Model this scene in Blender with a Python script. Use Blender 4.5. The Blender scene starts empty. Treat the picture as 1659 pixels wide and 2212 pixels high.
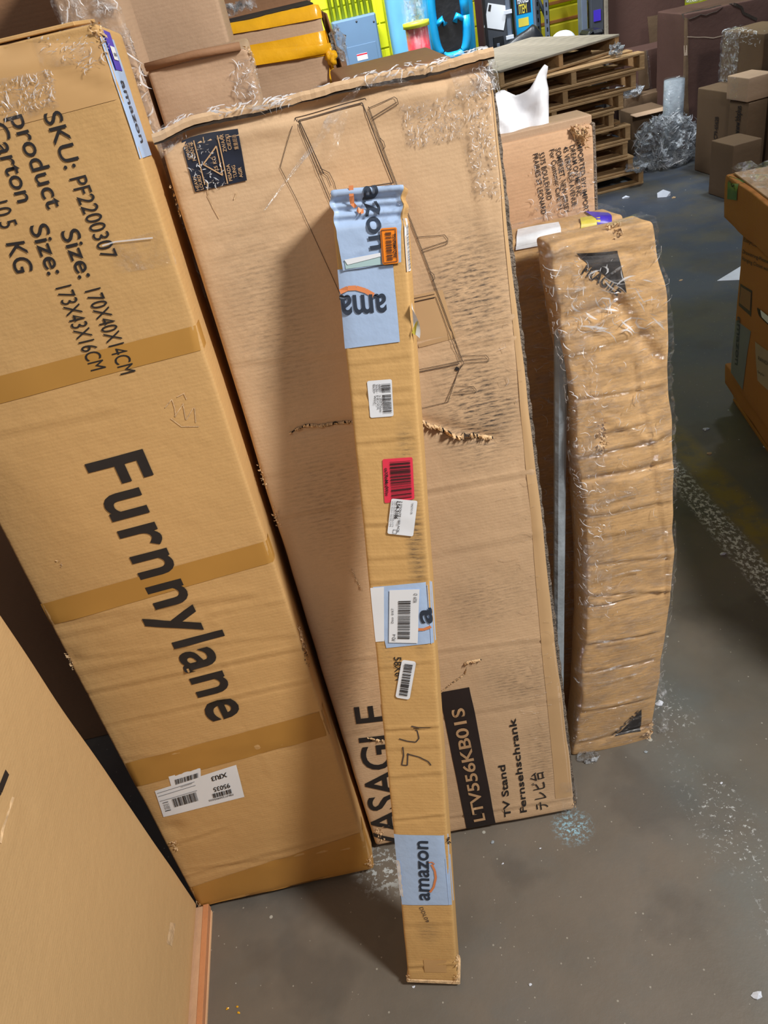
import bpy, bmesh, math, random
import numpy as np
from mathutils import Vector, Matrix
random.seed(7)
RNG = np.random.RandomState(11)
SC = bpy.context.scene
COL = SC.collection

# ------------------------------------------------------------------ camera
F_PX, CX, CY = 1650.0, 829.5, 1106.0
PITCH, ROLL, CAM_H = 0.6227, -0.2326, 1.7427
Fv = Vector((0, math.cos(PITCH), -math.sin(PITCH)))
R0 = Vector((1, 0, 0)); U0 = R0.cross(Fv)
Rv = math.cos(ROLL)*R0 + math.sin(ROLL)*U0
Uv = -math.sin(ROLL)*R0 + math.cos(ROLL)*U0
CAM = Vector((0, 0, CAM_H))
cd = bpy.data.cameras.new('camera'); co = bpy.data.objects.new('camera', cd); COL.objects.link(co)
cd.sensor_fit = 'VERTICAL'; cd.sensor_height = 36.0; cd.lens = 36.0*F_PX/2212.0
cd.clip_start = .02; cd.clip_end = 60
co.matrix_world = Matrix(((Rv.x, Uv.x, -Fv.x, CAM.x), (Rv.y, Uv.y, -Fv.y, CAM.y), (Rv.z, Uv.z, -Fv.z, CAM.z), (0, 0, 0, 1)))
SC.camera = co

# ------------------------------------------------------------------ light
def srgb(r, g, b):
    f = lambda c: (c/255/12.92) if c/255 <= .04045 else ((c/255+.055)/1.055)**2.4
    return (f(r), f(g), f(b))
w = bpy.data.worlds.new('world'); SC.world = w; w.use_nodes = True
w.node_tree.nodes['Background'].inputs[0].default_value = (.72, .80, 1.0, 1)
w.node_tree.nodes['Background'].inputs[1].default_value = .15
SC.view_settings.view_transform = 'Standard'; SC.view_settings.look = 'None'
SC.view_settings.exposure = 0.0; SC.view_settings.gamma = 1.0; SC.view_settings.use_curve_mapping = False
def area(name, loc, target, sx, sy, power, col=(1, 1, 1)):
    l = bpy.data.lights.new(name, 'AREA'); l.shape = 'RECTANGLE'; l.size = sx; l.size_y = sy; l.energy = power; l.color = col
    o = bpy.data.objects.new(name, l); COL.objects.link(o); o.location = loc
    o.rotation_euler = (Vector(target)-Vector(loc)).to_track_quat('-Z', 'Y').to_euler(); return o
area('ceiling_lamp_key', (1.95, -.15, 3.15), (0.1, 1.1, .6), .42, .42, 118, (1, .965, .91))
area('ceiling_lamp_back', (.7, 6.2, 3.9), (1.3, 8.3, .9), 1.6, .5, 135, (.95, .98, 1)).data.spread = math.radians(115)
area('ceiling_lamp_aisle', (3.4, 4.9, 5.0), (3.0, 6.2, 0), .5, .5, 38, (.86, .94, 1)).data.spread = math.radians(100)
area('added_fill_light', (-1.6, -1.6, 4.2), (-.2, 1.2, .6), 1.2, 1.2, 26, (1, .93, .84))  # added fill light, not one of the ceiling lamps

# ------------------------------------------------------------------ pixel geometry helpers (authoring only)
def ray(px, py): return Fv + Rv*((px-CX)/F_PX) - Uv*((py-CY)/F_PX)
def hit(px, py, P, N):
    d = ray(px, py); t = (Vector(P)-CAM).dot(N)/d.dot(N); return CAM + d*t
def flr(px, py, z=0.0): return hit(px, py, (0, 0, z), Vector((0, 0, 1)))
def atY(px, py, Y): return hit(px, py, (0, Y, 0), Vector((0, 1, 0)))

# ------------------------------------------------------------------ materials
def newmat(name):
    m = bpy.data.materials.new(name); m.use_nodes = True
    nt = m.node_tree; b = nt.nodes['Principled BSDF']; return m, nt, b
class NB:
    def __init__(s, nt): s.nt = nt
    def n(s, t, **k):
        x = s.nt.nodes.new(t)
        for a, v in k.items(): setattr(x, a, v)
        return x
    def l(s, a, b): s.nt.links.new(a, b)
    def math(s, op, a, b=None, c=None):
        x = s.n('ShaderNodeMath', operation=op)
        for i, v in enumerate((a, b, c)):
            if v is None: continue
            if isinstance(v, (int, float)): x.inputs[i].default_value = v
            else: s.l(v, x.inputs[i])
        return x.outputs[0]
    def mix(s, fac, a, b):
        x = s.n('ShaderNodeMix', data_type='RGBA')
        for i, v in ((0, fac), (6, a), (7, b)):
            if isinstance(v, (int, float)): x.inputs[i].default_value = v
            elif isinstance(v, tuple): x.inputs[i].default_value = v + (1,) if len(v) == 3 else v
            else: s.l(v, x.inputs[i])
        return x.outputs[2]
    def coord(s, scale=(1, 1, 1), kind='Object'):
        tc = s.n('ShaderNodeTexCoord'); mp = s.n('ShaderNodeMapping'); mp.inputs['Scale'].default_value = scale
        s.l(tc.outputs[kind], mp.inputs[0]); return mp.outputs[0]
    def noise(s, vec, scale, detail=3, rough=.5):
        x = s.n('ShaderNodeTexNoise'); x.inputs['Scale'].default_value = scale; x.inputs['Detail'].default_value = detail
        x.inputs['Roughness'].default_value = rough; s.l(vec, x.inputs['Vector']); return x.outputs['Fac']
    def ramp(s, v, lo, hi, a=0., b=1.):
        x = s.n('ShaderNodeMapRange'); x.inputs[1].default_value = lo; x.inputs[2].default_value = hi
        x.inputs[3].default_value = a; x.inputs[4].default_value = b; s.l(v, x.inputs[0]); return x.outputs[0]
    def bump(s, h, strength, dist, b):
        x = s.n('ShaderNodeBump'); x.inputs['Strength'].default_value = strength; x.inputs['Distance'].default_value = dist
        s.l(h, x.inputs['Height']); s.l(x.outputs[0], b.inputs['Normal'])
def plain(name, col, rough=.6, metal=0., var=.12, vs=6., bump=0., bs=60.):
    m, nt, b = newmat(name); N = NB(nt); v = N.coord()
    f = N.ramp(N.noise(v, vs, 4), .3, .7)
    c = N.mix(f, tuple(x*(1-var) for x in col), tuple(min(1, x*(1+var)) for x in col))
    N.l(c, b.inputs['Base Color']); b.inputs['Roughness'].default_value = rough; b.inputs['Metallic'].default_value = metal
    if bump: N.bump(N.noise(v, bs, 4), bump, .01, b)
    return m
def cardboard(name, col, zones=(), dirt=.0, rough=.72, var=.10, edge=None):
    """zones: (x, z, rx, rz, strength) ellipses of rubbed dark dirt in box coordinates"""
    m, nt, b = newmat(name); N = NB(nt); v = N.coord()
    sx = N.coord((3, 3, 30))
    big = N.ramp(N.noise(v, 2.2, 3), .3, .7); fine = N.ramp(N.noise(sx, 9, 3), .3, .7)
    c = N.mix(big, tuple(x*(1-var) for x in col), tuple(min(1, x*(1+var)) for x in col))
    c = N.mix(N.math('MULTIPLY', fine, .12), c, tuple(x*.74 for x in col))
    fib = N.ramp(N.noise(v, 330, 2), .25, .75)
    c = N.mix(N.math('MULTIPLY', fib, .16), c, tuple(min(1, x*1.35) for x in col))
    sep = N.n('ShaderNodeSeparateXYZ'); N.l(v, sep.inputs[0])
    wave = N.math('SINE', N.math('MULTIPLY', sep.outputs[2], 2*math.pi/.0085))
    tot = None
    for (x, z, rx, rz, st) in zones:
        dx = N.math('DIVIDE', N.math('SUBTRACT', sep.outputs[0], x), rx); dz = N.math('DIVIDE', N.math('SUBTRACT', sep.outputs[2], z), rz)
        d = N.math('SQRT', N.math('ADD', N.math('MULTIPLY', dx, dx), N.math('MULTIPLY', dz, dz)))
        mk = N.math('MULTIPLY', N.ramp(d, 1.0, .25), st); tot = mk if tot is None else N.math('MAXIMUM', tot, mk)
    if tot is None: tot = N.math('MULTIPLY', 1.0, dirt)
    streak = N.ramp(N.noise(N.coord((12, 4, 60)), 5, 4, .65), .42, .66)
    patch = N.ramp(N.noise(v, 9, 3), .38, .6)
    dm = N.math('MULTIPLY', tot, N.math('MULTIPLY', N.math('ADD', N.math('MULTIPLY', streak, .75), N.math('MULTIPLY', patch, .35)), N.ramp(wave, -1, .6, .45, 1)))
    c = N.mix(dm, c, (.07, .058, .05))
    N.l(c, b.inputs['Base Color']); b.inputs['Roughness'].default_value = rough
    b.inputs['Specular IOR Level'].default_value = .3
    w2 = N.math('SINE', N.math('MULTIPLY', sep.outputs[2], 2*math.pi/.0065))
    h = N.math('ADD', N.math('MULTIPLY', w2, .018), N.math('MULTIPLY', N.noise(v, 26, 5, .6), .9))
    N.bump(h, .35, .006, b); return m
def film_mat(name, opac=.12, spec=.55, scale=38., tint=(.8, .82, .86), stretch=(1, 1, 1), bd=.03):
    m, nt, b = newmat(name); N = NB(nt); nt.nodes.remove(b)
    out = [x for x in nt.nodes if x.type == 'OUTPUT_MATERIAL'][0]
    v = N.coord(stretch)
    nz = N.noise(v, scale, 5, .62); nz2 = N.noise(v, scale*.22, 3, .5)
    bp = N.n('ShaderNodeBump'); bp.inputs['Strength'].default_value = 1.0; bp.inputs['Distance'].default_value = bd
    N.l(N.math('ADD', nz, nz2), bp.inputs['Height'])
    gl = N.n('ShaderNodeBsdfGlossy'); gl.inputs['Roughness'].default_value = .13; gl.inputs['Color'].default_value = (1, 1, 1, 1); N.l(bp.outputs[0], gl.inputs['Normal'])
    df = N.n('ShaderNodeBsdfDiffuse'); df.inputs['Color'].default_value = tint + (1,); N.l(bp.outputs[0], df.inputs['Normal'])
    tr = N.n('ShaderNodeBsdfTransparent')
    m1 = N.n('ShaderNodeMixShader'); N.l(N.ramp(N.noise(v, scale*.8, 4, .6), .5, .72, opac*.15, opac*2.6), m1.inputs[0]); N.l(tr.outputs[0], m1.inputs[1]); N.l(df.outputs[0], m1.inputs[2])
    m2 = N.n('ShaderNodeMixShader'); N.l(N.ramp(N.noise(v, scale*.6, 4, .6), .47, .62, .015, spec), m2.inputs[0])
    N.l(m1.outputs[0], m2.inputs[1]); N.l(gl.outputs[0], m2.inputs[2]); N.l(m2.outputs[0], out.inputs[0]); return m

KR = srgb(200, 160, 112)
M = {}
M['card_left'] = cardboard('card_golden', srgb(205, 164, 108), dirt=.05, var=.08)
M['card_tv'] = cardboard('card_rubbed', srgb(208, 175, 138), zones=[(.42, 1.27, .09, .14, 1.25), (.40, 1.07, .10, .15, 1.3), (.40, .45, .10, .12, .7), (.36, .66, .12, .10, .6), (.43, .2, .06, .18, .6), (.09, 1.3, .10, .22, .45), (.12, .95, .12, .2, .45), (.06, .5, .08, .3, .45)])
M['card_blind'] = cardboard('card_ochre', srgb(208, 166, 106), zones=[(.085, 1.0, .02, .16, .9), (.08, .86, .02, .1, .8), (.02, .8, .015, .1, .5), (.05, .14, .03, .05, .5), (.08, 1.15, .02, .06, .7)], var=.07)
M['card_plain'] = cardboard('card_pale', srgb(206, 170, 120), dirt=.03, var=.05)
M['card_crushed'] = cardboard('card_crushed', srgb(206, 166, 116), dirt=.28, var=.13)
M['card_pink'] = cardboard('card_pinkish', srgb(208, 168, 132), dirt=.15)
M['card_back'] = cardboard('card_taupe', srgb(188, 158, 130), dirt=.08)
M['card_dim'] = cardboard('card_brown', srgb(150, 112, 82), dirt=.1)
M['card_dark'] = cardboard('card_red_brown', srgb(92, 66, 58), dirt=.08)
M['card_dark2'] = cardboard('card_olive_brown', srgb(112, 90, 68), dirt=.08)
M['card_orange'] = cardboard('card_orange_brown', srgb(176, 116, 62), dirt=.1)
M['torn'] = plain('torn_liner', srgb(212, 180, 138), .85, var=.3, vs=60, bump=.5)
M['dark_gap'] = plain('dark_flute_shade', srgb(52, 42, 34), .95, var=.3, vs=80)  # torn flutes; also paints the shade in openings and under the top lip
M['edge_gray'] = plain('dusty_corrugated_edge', srgb(120, 108, 96), .9, var=.55, vs=90, bump=.9, bs=220)
M['ink'] = plain('black_ink', srgb(38, 34, 34), .6, var=.15, vs=30)
M['ink_soft'] = plain('faded_ink', srgb(70, 60, 58), .7, var=.2, vs=60)
M['ink_thin'] = plain('line_ink', srgb(62, 48, 40), .7)
M['ink_gray'] = plain('grey_print', srgb(120, 124, 132), .6)
M['navy'] = plain('navy_block', srgb(30, 36, 52), .5, var=.3, vs=40)
M['brownblack'] = plain('brown_black_block', srgb(42, 32, 30), .6, var=.15, vs=20)
M['kraft_text'] = plain('unprinted_kraft', srgb(198, 160, 118), .8)
M['amber_tape'] = plain('amber_tape', srgb(184, 136, 66), .42, var=.08, vs=4)
M['tv_tape'] = plain('aged_clear_tape', srgb(200, 164, 120), .5, var=.07, vs=5)
M['kraft_tape'] = plain('kraft_tape', srgb(204, 162, 108), .5, var=.06, vs=5)
M['yellow_tape'] = plain('yellow_packing_tape', srgb(236, 176, 30), .25, var=.12, vs=12, bump=.25, bs=30)
M['pink_tape'] = plain('glossy_pink_tape', srgb(206, 142, 98), .25, var=.1, bump=.3, bs=30)
M['pale_edge'] = plain('pale_board_edge', srgb(236, 186, 140), .7)
M['blue_tape'] = plain('pale_blue_tape', srgb(176, 200, 234), .38, var=.04, vs=14, bump=.12, bs=40)
M['smile'] = plain('orange_arrow_ink', srgb(226, 140, 88), .5)
M['navy_text'] = plain('charcoal_blue_ink', srgb(48, 58, 74), .5)
M['white_label'] = plain('white_label', srgb(238, 242, 248), .4, var=.03)
M['cyan_label'] = plain('pale_teal_label', srgb(176, 205, 208), .4, var=.05)
M['orange_label'] = plain('orange_sticker', srgb(250, 140, 30), .35, var=.05)
M['pink_label'] = plain('coral_pink_sticker', srgb(240, 62, 88), .35, var=.04)
M['purple_label'] = plain('purple_label', srgb(70, 50, 190), .4)
M['yellow_label'] = plain('yellow_label', srgb(222, 206, 80), .4)
M['film'] = film_mat('clear_film', .05, .13, 48., bd=.045)
M['film_h'] = film_mat('clear_film_stretched', .07, .24, 38., stretch=(1, 1, 3.0), bd=.06)
M['film_heavy'] = film_mat('milky_film', .22, .3, 44., bd=.03)
m, nt, b = newmat('film_fold_glint'); N = NB(nt); b.inputs['Base Color'].default_value = (.86, .88, .92, 1); b.inputs['Roughness'].default_value = .12  # whitish colour of film folds, painted in place of lamp glints
b.inputs['Alpha'].default_value = .62; b.inputs['Specular IOR Level'].default_value = .9; M['fold'] = m
M['film_tape'] = film_mat('crinkled_clear_tape', .06, .16, 110., bd=.035)
M['film_ball'] = film_mat('crumpled_film', 1.1, .3, 22., tint=(.85, .9, .96), bd=.2)
M['foam'] = plain('white_foam_sheet', srgb(228, 230, 236), .5, var=.05, vs=20, bump=.25, bs=18)
M['gray_foam'] = plain('grey_foam', srgb(150, 160, 168), .5, var=.2, vs=14, bump=.4, bs=30)
M['wood'] = plain('pallet_wood', srgb(176, 140, 96), .8, var=.25, vs=7, bump=.4, bs=40)
M['wood_gray'] = plain('weathered_pallet_wood', srgb(142, 132, 116), .85, var=.25, vs=7, bump=.4, bs=40)
M['panel_gray'] = plain('blue_grey_enamel', srgb(98, 126, 156), .45, var=.03)
M['black'] = plain('black_plastic', srgb(26, 28, 32), .4, bump=.3, bs=20)
M['case_gray'] = plain('dark_grey_plastic', srgb(66, 70, 78), .45, var=.08)
M['cyan'] = plain('cyan_plastic', srgb(20, 160, 220), .35, var=.1)
M['teal'] = plain('teal_plastic', srgb(70, 205, 205), .35, var=.1)
M['paleblue'] = plain('pale_blue_plastic', srgb(110, 180, 230), .4, var=.25, vs=2)
M['red'] = plain('red_plastic', srgb(205, 40, 60), .35, var=.2)
M['redorange'] = plain('red_orange_plastic', srgb(210, 60, 40), .4, var=.3, vs=3)
M['lime'] = plain('lime_yellow_plastic', srgb(214, 222, 60), .4)
M['steel'] = plain('galvanised_steel', srgb(120, 132, 150), .4, metal=.4)
M['white_plastic'] = plain('white_plastic', srgb(220, 226, 236), .35)
M['yellow_box'] = plain('yellow_board', srgb(222, 212, 40), .55, var=.06)
M['green_label'] = plain('green_tape', srgb(32, 92, 48), .5)
M['paper'] = plain('scrap_paper', srgb(220, 226, 238), .7)
M['dim_label'] = plain('dim_label', srgb(170, 150, 130), .6)
# yellow block wall
m, nt, b = newmat('yellow_block_wall'); N = NB(nt); v = N.coord()
N.l(N.mix(N.ramp(N.noise(v, 3, 4), .3, .7), srgb(212, 218, 28), srgb(226, 230, 44)), b.inputs['Base Color']); b.inputs['Roughness'].default_value = .5
N.bump(N.noise(v, 40, 3), .2, .01, b); M['wall'] = m
# concrete floor with worn paint lines and grit
m, nt, b = newmat('warehouse_concrete'); N = NB(nt); v = N.coord()
sep = N.n('ShaderNodeSeparateXYZ'); N.l(v, sep.inputs[0]); X, Y = sep.outputs[0], sep.outputs[1]
c = N.mix(N.ramp(N.noise(v, 1.3, 5, .6), .32, .68), srgb(92, 88, 80), srgb(124, 114, 102))
c = N.mix(N.ramp(N.noise(v, 6, 5, .65), .5, .75, 0, .5), c, srgb(104, 104, 100))
c = N.mix(N.ramp(N.noise(v, 2.4, 4), .52, .72, 0, .5), c, srgb(86, 94, 98))
far = N.ramp(Y, 2.2, 3.6)  # farther floor painted darker and bluer, for the dim cool light there
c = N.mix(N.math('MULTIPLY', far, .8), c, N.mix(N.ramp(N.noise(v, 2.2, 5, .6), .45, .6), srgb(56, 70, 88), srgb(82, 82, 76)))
c = N.mix(N.math('MULTIPLY', N.ramp(N.noise(v, 3.1, 4), .55, .62), .35), c, srgb(70, 66, 62))
def band(x0, x1, soft=.012):
    return N.math('MULTIPLY', N.ramp(X, x0-soft, x0+soft), N.ramp(X, x1+soft, x1-soft))
chip = N.noise(N.coord((1.5, 1, 1)), 55, 4, .7)
yel = N.math('MULTIPLY', N.math('MULTIPLY', band(1.135, 1.24, .02), N.ramp(Y, 2.75, 2.3)), N.ramp(N.noise(v, 14, 4, .6), .36, .56, .15, .8))
c = N.mix(yel, c, srgb(150, 128, 50))
wh = N.math('MULTIPLY', band(1.045, 1.125), N.math('MULTIPLY', N.ramp(chip, .5, .57), N.ramp(Y, 3.4, 2.5)))
c = N.mix(wh, c, srgb(225, 225, 220))
wh2 = N.math('MULTIPLY', band(.545, .655, .03), N.math('MULTIPLY', N.ramp(N.noise(v, 75, 4, .75), .575, .63), N.ramp(N.noise(v, 5, 3), .38, .58)))
c = N.mix(wh2, c, srgb(205, 208, 208))
c = N.mix(N.math('MULTIPLY', band(.5, .72, .06), N.ramp(N.noise(v, 7, 4), .3, .7, .05, .4)), c, srgb(112, 122, 122))
# chalk spots: scattered plaster specks
vor = N.n('ShaderNodeTexVoronoi'); vor.inputs['Scale'].default_value = 15; vor.inputs['Randomness'].default_value = 1; N.l(v, vor.inputs['Vector'])
sepc = N.n('ShaderNodeSeparateColor'); N.l(vor.outputs['Color'], sepc.inputs[0])
rad = N.ramp(sepc.outputs[0], .5, 1.0, 0, .085)
c = N.mix(N.math('MULTIPLY', N.math('LESS_THAN', vor.outputs['Distance'], rad), .75), c, srgb(196, 196, 186))
vor2 = N.n('ShaderNodeTexVoronoi'); vor2.inputs['Scale'].default_value = 70; N.l(v, vor2.inputs['Vector'])
sepd = N.n('ShaderNodeSeparateColor'); N.l(vor2.outputs['Color'], sepd.inputs[0])
c = N.mix(N.math('MULTIPLY', N.math('LESS_THAN', vor2.outputs['Distance'], N.ramp(sepd.outputs[0], .55, 1.0, 0, .15)), .6), c, srgb(176, 172, 160))
# blue chalk splash near the TV carton corner
def spot(x, y, r):
    dx = N.math('SUBTRACT', X, x); dy = N.math('SUBTRACT', Y, y)
    return N.ramp(N.math('SQRT', N.math('ADD', N.math('MULTIPLY', dx, dx), N.math('MULTIPLY', dy, dy))), r, r*.3)
c = N.mix(N.math('MULTIPLY', spot(.265, .995, .055), N.ramp(N.noise(v, 110, 5, .75), .5, .58)), c, srgb(150, 196, 216))
c = N.mix(N.math('MULTIPLY', spot(-.2, 1.0, .08), N.ramp(N.noise(v, 60, 4, .7), .52, .57)), c, srgb(178, 186, 188))
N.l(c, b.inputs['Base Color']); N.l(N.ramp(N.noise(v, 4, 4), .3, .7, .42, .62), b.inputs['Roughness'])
N.bump(N.noise(v, 60, 5, .65), .18, .004, b); M['floor'] = m

# ------------------------------------------------------------------ object helpers
def tag(o, label=None, cat=None, group=None, kind=None):
    if label: o['label'] = label
    if cat: o['category'] = cat
    if group: o['group'] = group
    if kind: o['kind'] = kind
    return o
def empty(name, loc=(0, 0, 0), mat=None):
    o = bpy.data.objects.new(name, None); COL.objects.link(o); o.empty_display_size = .05
    if mat is not None: o.matrix_world = mat
    else: o.location = loc
    return o
def mesh_obj(name, verts, faces, m, parent=None, smooth=False, weld=0.0):
    me = bpy.data.meshes.new(name); me.from_pydata([tuple(map(float, v)) for v in verts], [], faces)
    if weld:
        bm = bmesh.new(); bm.from_mesh(me); bmesh.ops.remove_doubles(bm, verts=bm.verts, dist=weld)
        bmesh.ops.recalc_face_normals(bm, faces=bm.faces); bm.to_mesh(me); bm.free()
    if smooth: me.polygons.foreach_set('use_smooth', [True]*len(me.polygons))
    me.materials.append(m); me.update()
    o = bpy.data.objects.new(name, me); COL.objects.link(o)
    if parent: o.parent = parent
    return o
def bm_obj(name, bm, m, parent=None, smooth=False):
    me = bpy.data.meshes.new(name); bm.to_mesh(me); bm.free()
    if smooth: me.polygons.foreach_set('use_smooth', [True]*len(me.polygons))
    me.materials.append(m); o = bpy.data.objects.new(name, me); COL.objects.link(o)
    if parent: o.parent = parent
    return o
def add_box(bm, lo, hi, bev=0.0):
    r = bmesh.ops.create_cube(bm, size=1); vs = r['verts']
    for v_ in vs: v_.co = Vector(((lo[i]+hi[i])/2 + v_.co[i]*(hi[i]-lo[i]) for i in range(3)))
    if bev:
        es = {e for v_ in vs for e in v_.link_edges}
        bmesh.ops.bevel(bm, geom=list(es), offset=bev, segments=1, affect='EDGES')
def box_obj(name, lo, hi, m, parent=None, bev=0.004):
    bm = bmesh.new(); add_box(bm, lo, hi, bev); return bm_obj(name, bm, m, parent)
def tube(name, pts, r, m, parent=None, seg=8, radii=None):
    vs, fs = [], []; P = [Vector(p) for p in pts]
    for i, p in enumerate(P):
        t = (P[min(i+1, len(P)-1)]-P[max(i-1, 0)]).normalized(); a = t.orthogonal().normalized(); bb = t.cross(a)
        rr = radii[i] if radii else r
        for k in range(seg):
            an = 2*math.pi*k/seg; vs.append(p + a*math.cos(an)*rr + bb*math.sin(an)*rr)
    for i in range(len(P)-1):
        for k in range(seg):
            fs.append((i*seg+k, i*seg+(k+1) % seg, (i+1)*seg+(k+1) % seg, (i+1)*seg+k))
    fs.append(tuple(range(seg))[::-1]); fs.append(tuple((len(P)-1)*seg+k for k in range(seg)))
    return mesh_obj(name, vs, fs, m, parent, True)

# value noise (numpy)
_T = np.random.RandomState(3).rand(64, 64, 64)*2-1
def vnoise(p, off=0.):
    p = p + off + 100.; i = np.floor(p).astype(int); f = p-i; f = f*f*(3-2*f); r = 0
    for dx in (0, 1):
        for dy in (0, 1):
            for dz in (0, 1):
                wgt = (f[..., 0] if dx else 1-f[..., 0])*(f[..., 1] if dy else 1-f[..., 1])*(f[..., 2] if dz else 1-f[..., 2])
                r = r + wgt*_T[(i[..., 0]+dx) % 64, (i[..., 1]+dy) % 64, (i[..., 2]+dz) % 64]
    return r
def segdist(a, b, s):
    (x0, y0), (x1, y1) = s; dx, dy = x1-x0, y1-y0; L2 = dx*dx+dy*dy+1e-12; L = math.sqrt(L2)
    t = ((a-x0)*dx+(b-y0)*dy)/L2; tc = np.clip(t, 0, 1)
    d = np.hypot(a-(x0+tc*dx), b-(y0+tc*dy)); sg = (-(a-x0)*dy+(b-y0)*dx)/L
    return d, sg, t

class Carton:
    """a box in its own frame: x along width (right), y depth (away), z length (up); creases and dents shape its faces"""
    def __init__(s, name, label, o, u, v, n, W, L, T, mat, cat='carton', step=.02, r=.006, crump=.003, freq=6., seed=0., group=None, warp=None, body='carton_body', zstep=None):
        s.o, s.u, s.v, s.n = Vector(o), Vector(u).normalized(), Vector(v).normalized(), Vector(n).normalized()
        s.W, s.L, s.T, s.r, s.crump, s.freq, s.seed, s.warp = W, L, T, r, crump, freq, seed, warp
        s.step, s.zstep = step, zstep or step
        y = -s.n
        s.M = Matrix(((s.u.x, y.x, s.v.x, s.o.x), (s.u.y, y.y, s.v.y, s.o.y), (s.u.z, y.z, s.v.z, s.o.z), (0, 0, 0, 1)))
        s.Mi = s.M.inverted()
        s.root = empty(name, mat=s.M); tag(s.root, label, cat, group); s.mat = mat; s.bodyname = body
        s.cre = []; s.dents = []
    def px(s, x, y, face='front', off=0.):
        if face == 'front': P, Nn = s.o + s.n*off, s.n
        elif face == 'right': P, Nn = s.o+s.u*s.W, s.u
        elif face == 'left': P, Nn = s.o, s.u
        elif face == 'top': P, Nn = s.o+s.v*s.L, s.v
        h = s.Mi @ hit(x, y, P, Nn)
        if face == 'front': return (h.x, h.z)
        if face == 'right': return (s.W+h.y, h.z)
        if face == 'left': return (-h.y, h.z)
        return (h.x, s.L+h.y)
    def crease(s, p0, p1, amp=.002, wid=.007, face='front', kind='step'):
        s.cre.append((s.px(*p0, face), s.px(*p1, face), amp, wid, kind))
    def dent(s, p, r, amp): s.dents.append((s.px(*p), r, amp))
    def D(s, p):
        q = p.copy(); nz = s.crump
        if nz:
            for k in range(3):
                q[..., k] += nz*(vnoise(p*s.freq, s.seed+k*17.3) + .45*vnoise(p*s.freq*2.7, s.seed+k*9.1)) * (.6 if k == 1 else .5)
        a, b = p[..., 0], p[..., 2]; y = p[..., 1]; ff = np.exp(-np.maximum(y, 0)/.02)
        fr = np.clip(np.minimum(a, s.W-a)/.008, 0, 1)*.6+.4
        h = 0
        for (c0, c1, amp, wid, kind) in s.cre:
            d, sg, t = segdist(a, b, (c0, c1)); e = np.exp(-(d/wid)**2)
            if kind == 'step': h = h + amp*1.6*(sg/wid)*e
            elif kind == 'groove': h = h - amp*e
            else: h = h + amp*e
        for (c0, rr, amp) in s.dents:
            h = h + amp*np.exp(-((a-c0[0])**2+(b-c0[1])**2)/rr**2)
        q[..., 1] -= h*ff*fr
        if s.warp: q = s.warp(s, p, q)
        return q
    def surf(s, a, b, off=0.):
        a = np.asarray(a, float); b = np.asarray(b, float)
        over = np.maximum(a-s.W, 0)+np.maximum(-a, 0)+np.maximum(b-s.L, 0)
        p = np.stack([np.clip(a, 0, s.W), np.clip(over, 0, s.T), np.clip(b, 0, s.L)], -1)
        return s.place(p, off)
    def place(s, p, off=0.):
        dims = np.array([s.W, s.T, s.L]); r = s.r
        c = np.clip(p, r, dims-r); d = p-c; ln = np.linalg.norm(d, axis=-1, keepdims=True); ln[ln < 1e-9] = 1
        nn = d/ln; return s.D(c+nn*r) + nn*off
    def build(s):
        def ax(L, st):
            r = s.r; k = max(1, int(round((L-2*r)/st))); mid = list(np.linspace(r, L-r, k+1))
            return np.array([0, r*.45]+mid+[L-r*.45, L])
        X_, Y_, Z_ = ax(s.W, s.step), ax(s.T, max(s.step, .02)), ax(s.L, s.zstep); vs, fs = [], []; n0 = 0
        def grid(A, B, f, flip):
            nonlocal n0
            G = np.array([[f(a, b) for b in B] for a in A], float); G = s.place(G)
            vs.extend(G.reshape(-1, 3).tolist()); nb = len(B)
            for i in range(len(A)-1):
                for j in range(nb-1):
                    q = (n0+i*nb+j, n0+(i+1)*nb+j, n0+(i+1)*nb+j+1, n0+i*nb+j+1); fs.append(q[::-1] if flip else q)
            n0 += len(A)*nb
        grid(X_, Z_, lambda a, b: (a, 0, b), False); grid(X_, Z_, lambda a, b: (a, s.T, b), True)
        grid(Y_, Z_, lambda a, b: (s.W, a, b), False); grid(Y_, Z_, lambda a, b: (0, a, b), True)
        grid(X_, Y_, lambda a, b: (a, b, s.L), False); grid(X_, Y_, lambda a, b: (a, b, 0), True)
        s.body = mesh_obj(s.bodyname, vs, fs, s.mat, s.root, True, weld=2e-5); return s
    # ---- things laid on the surface
    def quad(s, pts, face='front', off=0.):
        c = [np.array(s.px(*p, face, off) if face == 'front' else s.px(*p, face)) for p in pts]     # TL TR BR BL in reading order
        return lambda S, Tt: (((c[3]*(1-S)[..., None]+c[2]*S[..., None])*(1-Tt)[..., None] + (c[0]*(1-S)[..., None]+c[1]*S[..., None])*Tt[..., None]))
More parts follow.
